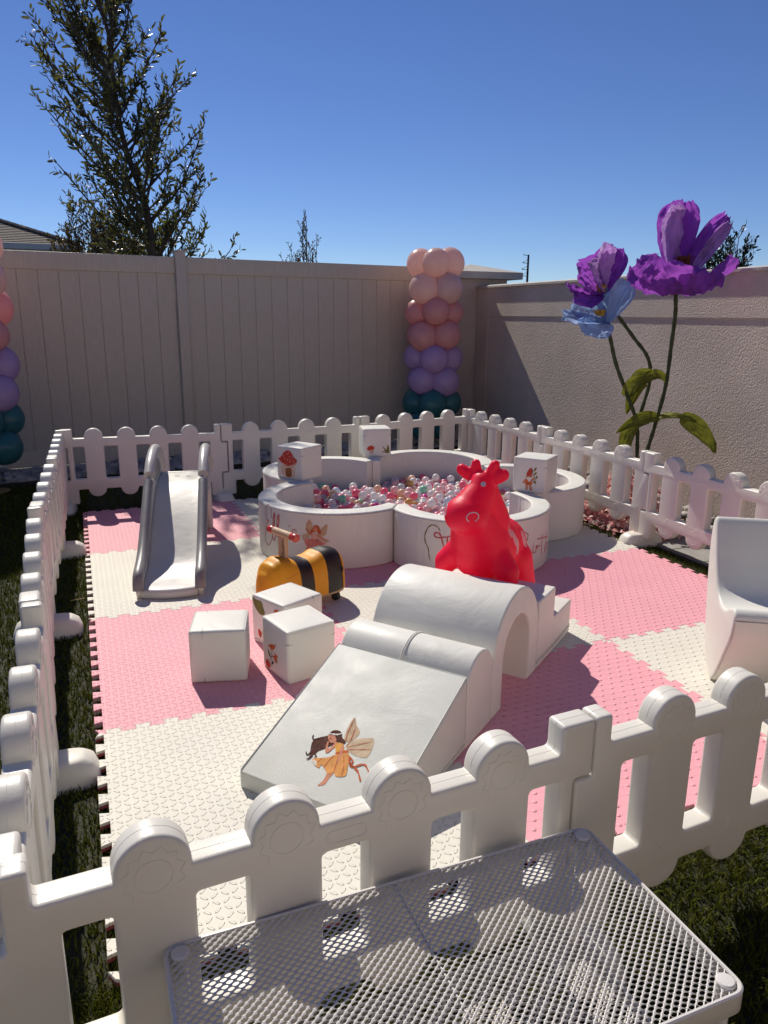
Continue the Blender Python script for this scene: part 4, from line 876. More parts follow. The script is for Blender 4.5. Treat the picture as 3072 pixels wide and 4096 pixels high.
    tg = MB(); y = -side(.80, .12); tg.box((.785*Ls, y-.016, zb+.10), (.785*Ls+.002, y+.002, zb+.128)); tg.box((.785*Ls-.0012, y-.0165, zb+.1005), (.785*Ls-.0002, y-.007, zb+.1275), 1)
    tg.build('cloth_tag', [mat('tag_cream', (.62,.55,.42), .7, .05), mat('tag_mark', (.32,.05,.03), .7, .2)], root, smooth=False)
bee()

# ------------------------------------------------------------------ toddler slide
def slide():
    ux, uy = .2019, .9794
    root = thing('toddler_slide', 'grey and white plastic toddler slide at the left of the mat', 'slide', (.624, -2.241, 0), -math.asin(ux))
    # local y = up the slide, local x: 0 at the right side, -.40 at the left
    m_bed = mat('slide_bed_plastic', (.64,.62,.58), .42, .04, 5, .12, 120, .06, 8); m_rail = mat('slide_rail_grey', (.25,.24,.235), .42, .06, 6, .08, 160); m_cap2 = mat('slide_cap_grey', (.50,.475,.45), .33, .05, 6)
    rail = [(-.02, .05), (-.005, .095), (.03, .13), (.14, .155), (.24, .19), (.36, .255), (.58, .405), (.84, .578), (.97, .632), (1.12, .657), (1.25, .648), (1.36, .612), (1.43, .56), (1.475, .49), (1.49, .42)]
    rs = [(p.x, p.y) for p in spline(rail, 5)]; cut = min(range(len(rs)), key=lambda i: abs(rs[i][0]-.80))
    bed = [(-.012, .004), (-.018, .030), (-.006, .052), (.03, .060), (.15, .066), (.28, .088), (.38, .128), (.55, .225), (.75, .335), (.92, .412), (1.03, .442), (1.12, .452), (1.33, .458), (1.345, .448), (1.345, .40)]
    bs_ = [(p.x, p.y) for p in spline(bed, 5)]
    def bedz(s): 
        return min(bs_, key=lambda q: abs(q[0]-s))[1]
    for sx in (-.372, -.028):
        low = [(1.47, .0), (1.40, .0), (1.33, .34), (1.05, .36), (.9, .30), (.55, .13), (.35, .03), (.2, .0), (.0, .0)]
        pts = [(q[0], q[1]-.012) for q in rs]+[(1.488, .30)]+low
        me = extrude_profile('side_panel', [pts[::-1]], sx-.014, sx+.014, .004, m_bed, res=1)
        for v in me.vertices: v.co = (v.co.y, v.co.x, v.co.z)
        me.flip_normals(); sp = link('side_panel', me, root)
        mb = MB(); mb.tube([(sx, q[0], q[1]) for q in rs[:cut]], .031, 14); mb.build('side_rail', m_rail, sp)
        mb = MB(); n = len(rs)-cut; mb.tube([(sx, q[0], q[1]) for q in rs[cut:]], [.034]*(n-4)+[.031, .026, .018, .008], 14); mb.build('hand_hold', m_cap2, sp)
        for xs in (-.0155, .0155):
            el = [(1.13+.19*math.cos(a)*(1 if math.cos(a) > 0 else 1.15), .545+.062*math.sin(a)) for a in [2*math.pi*k/28 for k in range(28)]]
            el = [(q[0], q[1]+.18*(q[0]-1.13)*(-1 if q[0] > 1.13 else .9)) for q in el]
            mb = MB(); mb.add([(sx+xs, q[0], q[1]) for q in el], [tuple(range(28))]); mb.build('grip_recess', m_rail, sp, smooth=False)
    def bf(u, v):
        i = v*(len(bs_)-1); q = bs_[int(round(i))]; x = -.358+.316*u
        bow = -.030*(1-((x+.20)/.158)**2)*max(0, 1-max(0, q[0])/.10)
        dip = -.006*(1-((x+.20)/.158)**4)*min(1, max(0, (q[0]-.02)*8))*max(0, min(1, (1.25-q[0])*5))
        return (x, q[0]+bow, q[1]+dip)
    mb = MB(); mb.grid(bf, 16, len(bs_)-1); o = mb.build('slide_bed', m_bed, root, ang=60)
    md = o.modifiers.new('t', 'SOLIDIFY'); md.thickness = .012; md.offset = -1
    if o.data.polygons[40].normal.z < 0: o.data.flip_normals()
    mb = MB()
    for z, y in ((.14, 1.435), (.29, 1.405)): mb.box((-.36, y-.03, z-.018), (-.04, y+.04, z+.018))
    me = mb.mesh('ladder_step', m_bed, smooth=False); link('ladder_step', me, root)
    mb = MB(); mb.box((-.36, 1.35, .38), (-.04, 1.362, .452)); mb.box((-.36, 1.425, .0), (-.04, 1.437, .12)); mb.build('rear_panel', m_bed, root, smooth=False)
    mb = MB()
    for xc in (-.31, -.235, -.16, -.085): mb.box((xc-.016, 1.205, .4585), (xc+.016, 1.210, .4600))
    mb.build('tread_mark', m_cap2, root, smooth=False)
slide()
# ------------------------------------------------------------------ expanded-metal serving cart in the foreground
def cart():
    x0, x1, y0, y1, zt = .098, 1.068, -5.662, -5.178, .41
    root = thing('mesh_cart', 'white metal cart with expanded mesh shelves in front of the pickets', 'cart', ((x0+x1)/2, (y0+y1)/2, FLOORZ))
    m_w = mat('cart_enamel', (.72,.69,.65), .32, .03, 8, .06, 200, coat=.2)
    hx, hy = (x1-x0)/2, (y1-y0)/2
    a, b = .0195, .0158
    v = []; f = []
    nx, ny = int(2*hx/a)+2, int(2*hy/(b/2))+2
    N = 12; tm = MB()
    ring = []
    for k in range(N):
        t = 4*k/N; i = int(t); fr = t-i; C_ = [(a/2, 0), (0, b/2), (-a/2, 0), (0, -b/2), (a/2, 0)]
        ring.append((C_[i][0]*(1-fr)+C_[i+1][0]*fr, C_[i][1]*(1-fr)+C_[i+1][1]*fr))
    hole = []
    for k in range(N):
        t = 2*math.pi*k/N; ca, sa = math.cos(t), math.sin(t)
        hole.append((.350*a*math.copysign(abs(ca)**1.15, ca)+.03*a*sa, .295*b*math.copysign(abs(sa)**1.0, sa)+.05*b*ca))
    for j in range(-ny, ny+1):
        for i in range(-nx, nx+1):
            cx, cy = i*a+(j % 2)*a/2, j*b/2
            if abs(cx) > hx-a*.5 or abs(cy) > hy-b*.5: continue
            o = len(v)
            v += [(cx+p[0], cy+p[1], 0) for p in ring]+[(cx+p[0], cy+p[1], -.0012) for p in hole]+[(cx+p[0], cy+p[1], -.0030) for p in hole]
            for k in range(N):
                k2 = (k+1) % N
                f.append((o+k, o+k2, o+N+k2, o+N+k)); f.append((o+N+k, o+N+k2, o+2*N+k2, o+2*N+k))
    tm.add(v, f)
    tray = tm.mesh('mesh_sheet', m_w, ang=30)
    def rim(z, top):
        rp = fillet([(-hx, -hy), (hx, -hy), (hx, hy), (-hx, hy)], .035, 7); n = len(rp)
        mb = MB()
        def rg(d, zz): 
            q = fillet([(-hx-d, -hy-d), (hx+d, -hy-d), (hx+d, hy+d), (-hx-d, hy+d)], .035+d, 7); return [(p[0], p[1], zz) for p in q]
        levels = [rg(-.009, z-.002), rg(-.007, z+.0012), rg(-.003, z+.0012), rg(0, z-.0015), rg(0, z-.043), rg(-.0012, z-.045), rg(-.003, z-.043), rg(-.004, z-.004)]
        vv = [p for L_ in levels for p in L_]; ff = []
        for i in range(len(levels)-1):
            for k in range(n): ff.append((i*n+k, i*n+(k+1) % n, (i+1)*n+(k+1) % n, (i+1)*n+k))
        mb.add(vv, ff); return mb
    for nm, z in (('top_shelf', zt-FLOORZ), ('lower_shelf', .115-FLOORZ)):
        o = rim(z, True).build(nm, m_w, root, ang=40)
        s = link('mesh_sheet', tray, o, (0, 0, z))
        mb = MB()
        for x in (-hx*.02, ): mb.tube([(x, -hy+.004, z-.006), (x, hy-.004, z-.006)], .0025, 6)
        mb.build('cross_wire', m_w, o)
    for sx in (-1, 1):
        for sy in (-1, 1):
            X, Y = sx*(hx-.030), sy*(hy-.030)
            mb = MB(); mb.tube([(X, Y, -.01), (X, Y, zt-FLOORZ-.003)], .0135, 14); leg = mb.build('leg', m_w, root)
            mb = MB(); z = zt-FLOORZ; mb.lathe([(.0175, z-.001), (.0175, z+.003), (.015, z+.0055), (.008, z+.0062)], 20, M=Matrix.Translation((X, Y, 0))); mb.build('leg_cap', m_w, leg)
cart()

# ------------------------------------------------------------------ balloon columns
BCOL = [('teal', (.075,.27,.30)), ('lilac', (.70,.50,.80)), ('rose', (.95,.52,.50)), ('blush', (.98,.74,.66))]
BMAT = [mat('balloon_'+n, c, .26, .03, 4, spec=.5, transl=.5, coat=.15) for n, c in BCOL]
def balloon_mesh(i):
    r = .17; mb = MB(); prof = []
    for k in range(1, 20):
        t = math.pi*k/20; rr = r*math.sin(t)*(1-.10*math.cos(t)); prof.append((rr, -r*1.10*math.cos(t)))
    prof = [(.006, -r*1.10-.018), (.012, -r*1.10-.012), (.005, -r*1.10-.002)]+prof+[(.002, r*1.101)]
    mb.lathe(prof[::1], 26); return mb.mesh('balloon_'+BCOL[i][0], BMAT[i], ang=0)
BAL = [balloon_mesh(i) for i in range(4)]
m_gold = mat('stand_gold', (.45,.30,.12), .3, .1, 6, metal=.9)
def column(label, x, y, z0, pitch, seed, rows=8, ph=0.0):
    rd = random.Random(seed)
    root = thing('balloon_column', label, 'balloon column', (x, y, FLOORZ), 0, 'pastel balloon columns against the fence')
    mb = MB(); mb.lathe([(.16, 0), (.16, .012), (.02, .022), (.013, .03), (.013, z0+rows*pitch-FLOORZ-.1)], 20); mb.build('stand', m_gold, root)
    seq = [0, 0, 1, 1, 2, 2, 3, 3]
    for k in range(rows):
        for j in range(4):
            a = R(22+45*(k % 2)+90*j)+ph+rd.uniform(-.1, .1); o = link('balloon', BAL[seq[k]], root)
            d = Vector((math.cos(a), math.sin(a), .10 if k < rows-1 else .42)).normalized()
            rad = .168 if k < rows-1 else .15
            o.location = (math.cos(a)*rad, math.sin(a)*rad, z0+k*pitch-FLOORZ+rd.uniform(-.012, .012)+(.02 if k == rows-1 else 0))
            o.rotation_mode = 'QUATERNION'; o.rotation_quaternion = Vector((0, 0, 1)).rotation_difference(d)
            s = rd.uniform(.93, 1.04); o.scale = (s, s, s)
column('pastel balloon column in the right corner, pale pink top down to teal', 4.005, 1.86, .285, .265, 3)
column('pastel balloon column cut by the left edge, teal at its foot', -.78, 1.15, .39, .246, 5, ph=.55)

# ------------------------------------------------------------------ giant paper flowers
FO = Vector((4.25, -1.70, 0)); FR_ = Vector((.927, -.375, 0)); FT = Vector((-.375, -.927, 0))
def fx(a, z, t=0.0): return FO+FR_*a+FT*t+Vector((0, 0, z))
def fq(x, y, t=0.0): return fx(.116+(x-1121)*.00084, 2.015-(y-576)*.00084, t)
def paper(name, pr, m, parent, base, ctl, tip, W, face, cup=.12, ruf=.02, shape=.75, roll=0., nu=40, nv=28, seed=0):
    """one crepe paper petal or leaf: bezier spine, width, cupping, crinkled rim"""
    B, C, T_ = base, ctl, tip
    def fn(u, v):
        c = B*(1-u)**2+C*2*u*(1-u)+T_*u*u; t = ((C-B)*(1-u)+(T_-C)*u).normalized()
        side = t.cross(face).normalized(); nn = side.cross(t).normalized()
        s = v*2-1
        w = W*.5*((math.sin(math.pi*(.04+.96*u)**shape)**.62 if 0 < u < 1 else .1) if pr == 'leaf' else (.10+.90*u**(.75*shape))*max(.12, 1-u**7)**.5*1.12)
        cr = noise.noise(Vector((u*7+seed*3.1, s*5, seed)))*ruf*(.3+u)+noise.noise(Vector((u*19, s*13+seed, seed*2)))*ruf*.45+.5*ruf*math.sin(s*9+seed)*u*abs(s)
        rim = noise.noise(Vector((s*3+seed*5, u*4, 1.7+seed)))*W*.09*u
        return c+side*(s*w)+t*rim+nn*(cup*W*(s*s)*(.4+.6*u)+cr+roll*W*u*u*s)-parent.location
    mb = MB(); mb.grid(fn, nu, nv)
    return mb.build(pr, m, parent, ang=0)
m_pur = mat('paper_purple', (.235,.055,.42), .72, .45, 9, .6, 55, transl=.42, trans_col=(.42,.10,.60), stretch=(1, 1, .5))
m_pur2 = mat('paper_purple_pale', (.52,.30,.66), .72, .3, 9, .35, 40, transl=.35, stretch=(1, 1, .5))
m_blue = mat('paper_blue', (.36,.52,.80), .7, .18, 8, .35, 40, transl=.40)
m_leafp = mat('paper_leaf', (.20,.215,.022), .6, .35, 10, .3, 40, transl=.30)
m_stem = mat('paper_stem', (.045,.060,.020), .75, .3, 30, .5, 60)
m_sta = mat('stamen_brown', (.19,.05,.015), .8, .3, 30); m_sty = mat('stamen_gold', (.65,.36,.05), .7, .3, 30)
def stamens(parent, c, r, n, m, hgt):
    mb = MB()
    for i in range(n):
        a = random.uniform(0, 6.28); q = r*math.sqrt(random.random()); p = c+FR_*(q*math.cos(a))+FT*(q*math.sin(a)); e = p+Vector((random.uniform(-.02, .02), random.uniform(-.02, .02), hgt*random.uniform(.6, 1)))
        mb.tube([p-parent.location, e-parent.location], .003, 4); mb.ball(e-parent.location, .0075, 6, 4)
    mb.build('stamens', m, parent)
def stem_of(parent, pts, rad=.0155):
    S_ = spline(pts, 6); mb = MB(); mb.tube([p-parent.location for p in S_], [rad*(1+.12*math.sin(i*2.1)) for i in range(len(S_))], 9); return mb.build('stem', m_stem, parent)
V3 = Vector
def flower_big():
    root = thing('paper_flower', 'largest giant purple paper flower on the tallest stem', 'paper flower', tuple(fx(-.08, FLOORZ)), 0, 'giant paper flowers by the stucco wall')
    stem_of(root, [fx(-.08, FLOORZ), fx(-.055, .30), fx(-.027, .54), fx(.016, .75), fx(.068, 1.06), fx(.08, 1.386), fx(.086, 1.6), fq(1070, 890)])
    b = fq(1078, 885, .0); up = V3((0, 0, 1))
    P = lambda pr, m, ctl, tip, W, face, **k: paper('petal', pr, m, root, b, ctl, tip, W, face, **k)
    P('petal', m_pur, fq(1040, 420, -.16), fq(1075, 95, -.10), .37, FT, cup=.16, ruf=.030, seed=1, shape=.9)
    P('petal', m_pur2, fq(960, 430, -.10), fq(960, 140, .02), .30, FT+FR_*.7, cup=.14, ruf=.032, seed=2, shape=.9)
    P('petal', m_pur, fq(1170, 420, -.22), fq(1165, 85, -.20), .25, FT, cup=.15, ruf=.014, seed=3, shape=1.0)
    P('petal', m_pur, fq(1210, 560, -.06), fq(1470, 225, -.02), .17, FT+FR_*-.3+up*.3, cup=.25, ruf=.026, seed=4)
    P('petal', m_pur2, fq(1290, 560, .02), fq(1460, 300, .06), .11, FT-FR_*.5, cup=.3, ruf=.026, seed=5)
    P('petal', m_pur, fq(860, 870, .05), fq(635, 660, .04), .42, up+FT*-.55, cup=.14, ruf=.034, seed=6, shape=.7)
    P('petal', m_pur, fq(930, 945, .22), fq(770, 690, .32), .44, up+FT*-.25, cup=.16, ruf=.036, seed=7, shape=.65)
    P('petal', m_pur, fq(1150, 955, .24), fq(1200, 720, .34), .44, up+FT*-.25, cup=.16, ruf=.036, seed=8, shape=.65)
    P('petal', m_pur, fq(1330, 915, .08), fq(1560, 600, .06), .32, up+FT*-.5, cup=.14, ruf=.034, seed=9, shape=.7)
    P('petal', m_pur2, fq(1000, 720, -.02), fq(790, 640, -.08), .22, up+FT*-.2, cup=.15, ruf=.022, seed=10)
    stamens(root, fq(1110, 700, .02), .045, 70, m_sta, .11)
    for bb, cc, tt, W in ((fx(.07, 1.09), fx(-.06, 1.24, .06), fx(-.245, .96, .10), .085), (fx(.045, .80), fx(-.12, .86, .10), fx(-.33, .70, .14), .10)):
        paper('leaf', 'leaf', m_leafp, root, bb, cc, tt, W, up*.6+FT, cup=.25, ruf=.008, seed=W*100)
def flower_small():
    root = thing('paper_flower', 'smaller crumpled purple paper flower behind the blue one', 'paper flower', tuple(fx(-.16, FLOORZ, -.04)), 0, 'giant paper flowers by the stucco wall')
    b = fq(420, 900, -.06); up = V3((0, 0, 1))
    stem_of(root, [fx(-.16, FLOORZ, -.04), fx(-.17, .40, -.04), fx(-.155, .60, -.04), fx(-.09, .86, -.04), fx(-.045, 1.10, -.04), fx(-.08, 1.27, -.04), fx(-.20, 1.42, -.05), fq(560, 1060, -.06), fq(470, 960, -.06), b], .014)
    P = lambda m, ctl, tip, W, face, **k: paper('petal', 'petal', m, root, b, ctl, tip, W*1.22, face, **k)
    P(m_pur, fq(440, 690, -.14), fq(440, 460, -.08), .20, FT, cup=.35, ruf=.024, seed=11)
    P(m_pur2, fq(360, 680, -.02), fq(370, 470, .06), .15, FT+FR_*.5, cup=.3, ruf=.026, seed=12)
    P(m_pur, fq(520, 700, -.06), fq(540, 510, .0), .16, FT-FR_*.4, cup=.3, ruf=.022, seed=13)
    P(m_pur, fq(250, 760, .02), fq(140, 640, .08), .22, FT+up*.5, cup=.25, ruf=.026, seed=14)
    P(m_pur, fq(230, 900, .05), fq(70, 860, .12), .22, up+FT*.3, cup=.15, ruf=.026, seed=15)
    P(m_pur, fq(260, 950, .10), fq(110, 960, .16), .18, up*.6+FT, cup=.12, ruf=.022, seed=16)
    P(m_pur2, fq(300, 760, .08), fq(220, 640, .16), .14, FT+up, cup=.25, ruf=.026, seed=17)
    stamens(root, fq(395, 880, .0), .03, 40, m_sty, .05)
    paper('leaf', 'leaf', m_leafp, root, fx(-.055, 1.08, -.04), fx(-.16, 1.22, .04), fx(-.225, .84, .02), .15, FT+FR_*-.3, cup=.2, ruf=.01, seed=3)
    paper('leaf', 'leaf', m_leafp, root, fx(-.125, .73, -.04), fx(.12, .92, .06), fx(.30, .79, .10), .10, up+FT*.4, cup=-.2, ruf=.01, seed=4)
    paper('leaf', 'leaf', m_leafp, root, fx(.18, .82, .07), fx(.34, .76, .1), fx(.44, .55, .14), .15, FT+FR_*.4, cup=.2, ruf=.01, seed=5)
def flower_blue():
    root = thing('paper_flower', 'pale blue paper flower with a golden centre, lowest of the three', 'paper flower', tuple(fx(-.13, FLOORZ, .05)), 0, 'giant paper flowers by the stucco wall')
    b = fq(455, 1160, .06); up = V3((0, 0, 1))
    stem_of(root, [fx(-.13, FLOORZ, .05), fx(-.12, .34, .05), fx(-.125, .55, .05), fx(-.15, .77, .05), fx(-.23, .96, .05), fx(-.345, 1.21, .05), fx(-.40, 1.38, .05), b], .015)
    P = lambda m, ctl, tip, W, face, **k: paper('petal', 'petal', m, root, b, ctl, tip, W*1.22, face, **k)
    P(m_blue, fq(430, 1000, .0), fq(420, 850, -.06), .13, FT, cup=.2, ruf=.012, seed=21)
    P(m_blue, fq(500, 960, .08), fq(585, 790, .08), .13, FT+FR_*-.3, cup=.3, ruf=.012, seed=22, shape=1.1)
    P(m_blue, fq(570, 1000, .0), fq(670, 835, -.06), .13, FT-FR_*.2, cup=.15, ruf=.010, seed=23, shape=1.1)
    P(m_blue, fq(300, 1080, -.02), fq(190, 960, -.06), .24, up*.7+FT, cup=.2, ruf=.014, seed=24, shape=.7)
    P(m_blue, fq(230, 1150, .10), fq(30, 1130, .14), .20, up+FT*.4, cup=.2, ruf=.018, seed=25, shape=.7)
    P(m_blue, fq(330, 1190, .20), fq(190, 1250, .28), .24, up+FT*.9, cup=.12, ruf=.014, seed=26, shape=.7)
    stamens(root, fq(390, 1090, .04), .028, 60, m_sty, .04)
    paper('leaf', 'leaf', m_leafp, root, fx(-.15, .78, .05), fx(-.27, .74, .10), fx(-.235, .40, .12), .115, FT+FR_*-.4, cup=.25, ruf=.01, seed=7)
    paper('leaf', 'leaf', m_leafp, root, fx(-.26, .98, .05), fx(-.25, 1.10, .10), fx(-.08, 1.18, .06), .09, up*.5+FT, cup=.25, ruf=.01, seed=8)
flower_big(); flower_small(); flower_blue()

# pink silk blossoms heaped round the flower stems
m_bl = mat('blossom_pink', (.86,.40,.40), .6, .35, 60, transl=.35)
m_bl2 = mat('blossom_pale', (.88,.66,.62), .6, .2, 60, transl=.35)
def blossoms():
    mb = MB()
    for i in range(5200):
        if i < 3000:
            y = random.uniform(-2.25, -1.25); c = 4.02; g = max(.06, 1-abs((y+1.8)/.62)**2)
            x = random.gauss(c, .10); zm = .44*g*math.exp(-((x-c)/.16)**2); z = FLOORZ+random.uniform(.0, max(.04, zm))
        else:
            x, y = random.gauss(3.90, .12), random.uniform(-2.3, -.7); z = FLOORZ+random.uniform(.0, .075)
            if x < 3.66: continue
        s = random.uniform(.016, .031); M = Matrix.Translation((x, y, z)) @ Matrix.Rotation(random.uniform(0, 6.3), 4, 'Z') @ Matrix.Rotation(random.uniform(-1.3, 1.3), 4, 'X')
        mb.add([(-s*.3, 0, 0), (0, -s*.15, s*.1), (s*.3, 0, 0), (s*.75, s*.9, .2*s), (0, s*1.25, .5*s), (-s*.75, s*.9, .2*s)], [(0, 1, 4, 5), (1, 2, 3, 4)], 0 if random.random() < .62 else 1, M)
    tag(mb.build('blossoms', [m_bl, m_bl2], ang=0), 'pink silk blossoms heaped round the paper flower stems', kind='stuff')
blossoms()
def toadstool():
    root = thing('toadstool_ornament', 'small red pink toadstool ornament with a pale flat top, among the blossoms', 'ornament', (3.90, -1.74, FLOORZ))
    mb = MB(); mb.lathe([(.030, 0), (.034, .05), (.028, .10), (.030, .13)], 16); mb.build('stalk', m_bl, root)
    mb = MB(); mb.lathe([(.03, .128), (.042, .132), (.040, .140), (.01, .146)], 16); mb.build('flat_top', m_bl2, root)
    mb = MB(); mb.ball((-.02, -.07, .035), (.045, .045, .035), 14, 8); mb.build('round_cap', m_bl2, root)
    root = thing('garden_pot', 'cream stone pot with a teal rim behind the right pickets', 'pot', (3.93, -2.06, FLOORZ))
    mb = MB(); mb.lathe([(.10, 0), (.105, .03), (.085, .10), (.075, .13)], 20); mb.build('pot_body', mat('pot_cream', (.55,.45,.28), .8, .15, 9, .4, 60), root)
    mb = MB(); mb.lathe([(.076, .128), (.082, .135), (.080, .175), (.06, .182), (.02, .18)], 20); mb.build('rim', mat('pot_teal', (.10,.38,.34), .6, .15, 9), root)
toadstool()

# ------------------------------------------------------------------ trees beyond the fences
m_bark = mat('bark', (.060,.046,.036), .9, .3, 12, .8, 40)
m_oak = mat('oak_leaf', (.060,.066,.028), .34, .5, 7, spec=.6, transl=.32, trans_col=(.16,.16,.03))
m_oak2 = mat('bush_leaf', (.085,.062,.014), .40, .5, 7, spec=.5, transl=.30)
m_dark = mat('evergreen_leaf', (.022,.034,.012), .35, .4, 7, spec=.5, transl=.15)
def leaf_on(mb, p, d, L_, rd, w=.34):
    d = d.normalized(); s = d.cross(Vector((rd.uniform(-1, 1), rd.uniform(-1, 1), rd.uniform(-1, 1)))).normalized()*L_*w*.5; n = s.cross(d).normalized()*L_*.06
    mb.add([p, p+d*L_*.35+s+n, p+d*L_*.8+s*.7+n, p+d*L_, p+d*L_*.8-s*.7+n, p+d*L_*.35-s+n], [(0, 1, 2, 3), (0, 3, 4, 5)])
def twig(tw, lv, p, d, L_, rd, leaf, nl, r0=.006, curl=.5):
    P = [p.copy()]; n = 6; q = p.copy(); dd = d.normalized()
    for k in range(n):
        dd = (dd+Vector((rd.uniform(-1, 1), rd.uniform(-1, 1), rd.uniform(-.5, .9)))*.22*curl).normalized(); q = q+dd*L_/n; P.append(q.copy())
    tw.tube(P, [r0*(1-.8*i/n)+.0012 for i in range(n+1)], 4, cap=False)
    for i in range(nl):
        t = .12+.9*i/nl; k = min(n-1, int(t*n)); a = P[k].lerp(P[k+1], min(1, t*n-k)); td = (P[k+1]-P[k]).normalized()
        o = td.cross(Vector((rd.uniform(-1, 1), rd.uniform(-1, 1), rd.uniform(-1, 1)))).normalized()
        leaf_on(lv, a, td*.8+o*.75, leaf*rd.uniform(.7, 1.25), rd)
    return P
def inpoly(x, z, P):
    r = False
    for i in range(len(P)):
        a, b = P[i], P[i-1]
        if (a[1] > z) != (b[1] > z) and x < (b[0]-a[0])*(z-a[1])/(b[1]-a[1])+a[0]: r = not r
    return r
def oak():
    rd = random.Random(21); Y = 5.6
    root = thing('oak_tree', 'tall slender live oak with a leaning trunk beyond the vinyl fence', 'tree', (1.22, Y, FLOORZ))
    O = Vector((1.22, Y, FLOORZ))
    tr = [(1.22, -.02), (1.22, 1.4), (1.208, 2.44), (1.193, 2.79), (1.134, 3.22), (.966, 3.76), (.884, 4.28), (.848, 4.96), (.90, 5.63), (.92, 6.4), (.95, 7.1)]
    TP = spline([Vector((x, Y+.05*math.sin(z*2), z)) for x, z in tr], 6); n = len(TP)
    tw = MB(); tw.tube([p-O for p in TP], [.072*(1-i/n)**1.15+.006 for i in range(n)], 9); lv = MB()
    out = [(.18,2.35), (.20,2.986), (.45,3.25), (.017,3.5), (.25,3.9), (-.064,4.189), (-.054,4.58), (.1,4.85), (-.125,4.981), (-.06,5.35), (.0,5.9), (.15,6.5), (.5,7.3), (1.0,7.6), (1.4,7.0), (1.5,6.2), (1.507,5.295), (1.728,4.832), (1.618,4.586), (2.017,4.236), (2.072,4.028), (1.882,3.58), (2.002,3.337), (2.019,3.02), (1.972,2.759), (2.05,2.35)]
    named = [(-.02,5.2,.0), (-.10,4.97,.1), (.0,4.2,.1), (.05,3.52,-.1), (.30,3.0,.1), (2.05,4.2,.0), (2.0,4.02,.2), (1.98,3.3,-.1), (2.0,2.75,.1), (1.70,4.8,.1), (1.5,5.25,0), (.12,5.5,.2), (2.35,2.50,.0), (.15,4.6,.0), (.2,3.9,.2)]
    ends = [Vector((x, Y+y, z)) for x, z, y in named]
    while len(ends) < 82:
        x, z = rd.uniform(-.15, 2.1), 2.2+5.4*rd.random()**1.25
        if inpoly(x, z, out): ends.append(Vector((x, Y+rd.gauss(0, .45), z)))
    for e in ends:
        zs = e.z-rd.uniform(.35, .95)-.35*abs(e.x-1.0); zs = max(1.5, zs)
        s = min(TP, key=lambda p: abs(p.z-zs)); d = e-s; L_ = d.length
        m1 = s+d*.45+Vector((rd.uniform(-.08, .08), rd.uniform(-.08, .08), -.06*L_))
        B = spline([s, m1, e], 6); K = len(B)
        tw.tube([p-O for p in B], [.016*min(1.2, L_)*(1-.85*i/K)+.003 for i in range(K)], 5, cap=False)
        for i in range(3, K):
            for r_ in range(2 if rd.random() < .45 else 1):
                dd = (B[min(i+1, K-1)]-B[i-1]).normalized()+Vector((rd.uniform(-1, 1), rd.uniform(-1, 1), rd.uniform(-.4, .9)))*.75
                twig(tw, lv, B[i]-O, dd, rd.uniform(.16, .38), rd, .098, rd.randint(5, 8), curl=1.1)
    tw.build('trunk', m_bark, root, ang=60); lv.build('crown', m_oak, root, smooth=False)
oak()
def shrubtree(label, base, H, W, n, leaf, m, seed, up=.8, name='tree', z0=.3, col=None):
    rd = random.Random(seed); root = thing(name, label, 'tree', base)
    tw = MB(); lv = MB(); 
    for i in range(n):
        a = rd.uniform(0, 6.28); r = W*math.sqrt(rd.random()); h = H*(1-.45*(r/W)**2)*rd.uniform(.62, 1.0)
        e = Vector((math.cos(a)*r, math.sin(a)*r, h)); s = Vector((e.x*.12, e.y*.12, H*z0*rd.uniform(.2, .9))); mid = s.lerp(e, .5)+Vector((e.x*.14, e.y*.14, 0))
        B = spline([s, mid, e], 5); K = len(B); tw.tube(B, [.012*(1-.85*i_/K)+.0025 for i_ in range(K)], 4, cap=False)
        for i_ in range(2, K):
            for q in range(2): twig(tw, lv, B[i_], (B[min(i_+1, K-1)]-B[i_-1]).normalized()*up+Vector((rd.uniform(-1, 1), rd.uniform(-1, 1), rd.uniform(-.2, .8)))*.7, leaf*rd.uniform(2.6, 5), rd, leaf, rd.randint(6, 10), .004)
    tw.tube([(0, 0, 0), (.02, 0, H*.25), (0, .02, H*.5)], [.06, .045, .02], 8); tw.build('trunk', m_bark, root, ang=60); lv.build('crown', m, root, smooth=False)
shrubtree('bushy olive brown tree left of and behind the leaning oak', (.66, 7.0, FLOORZ), 3.5, 1.0, 260, .070, m_oak2, 31)
shrubtree('small sparse tree with upright shoots over the middle of the fence', (3.92, 7.05, FLOORZ), 3.34, .56, 48, .048, m_oak2, 33, up=1.3, z0=.65)
shrubtree('dark evergreen tree top showing behind the largest purple flower', (9.95, 3.5, FLOORZ), 3.05, .62, 90, .085, m_dark, 35)
shrubtree('tiny dark treetop showing between the purple flowers above the wall', (13.3, 9.2, FLOORZ), 3.05, .40, 40, .07, m_dark, 37)

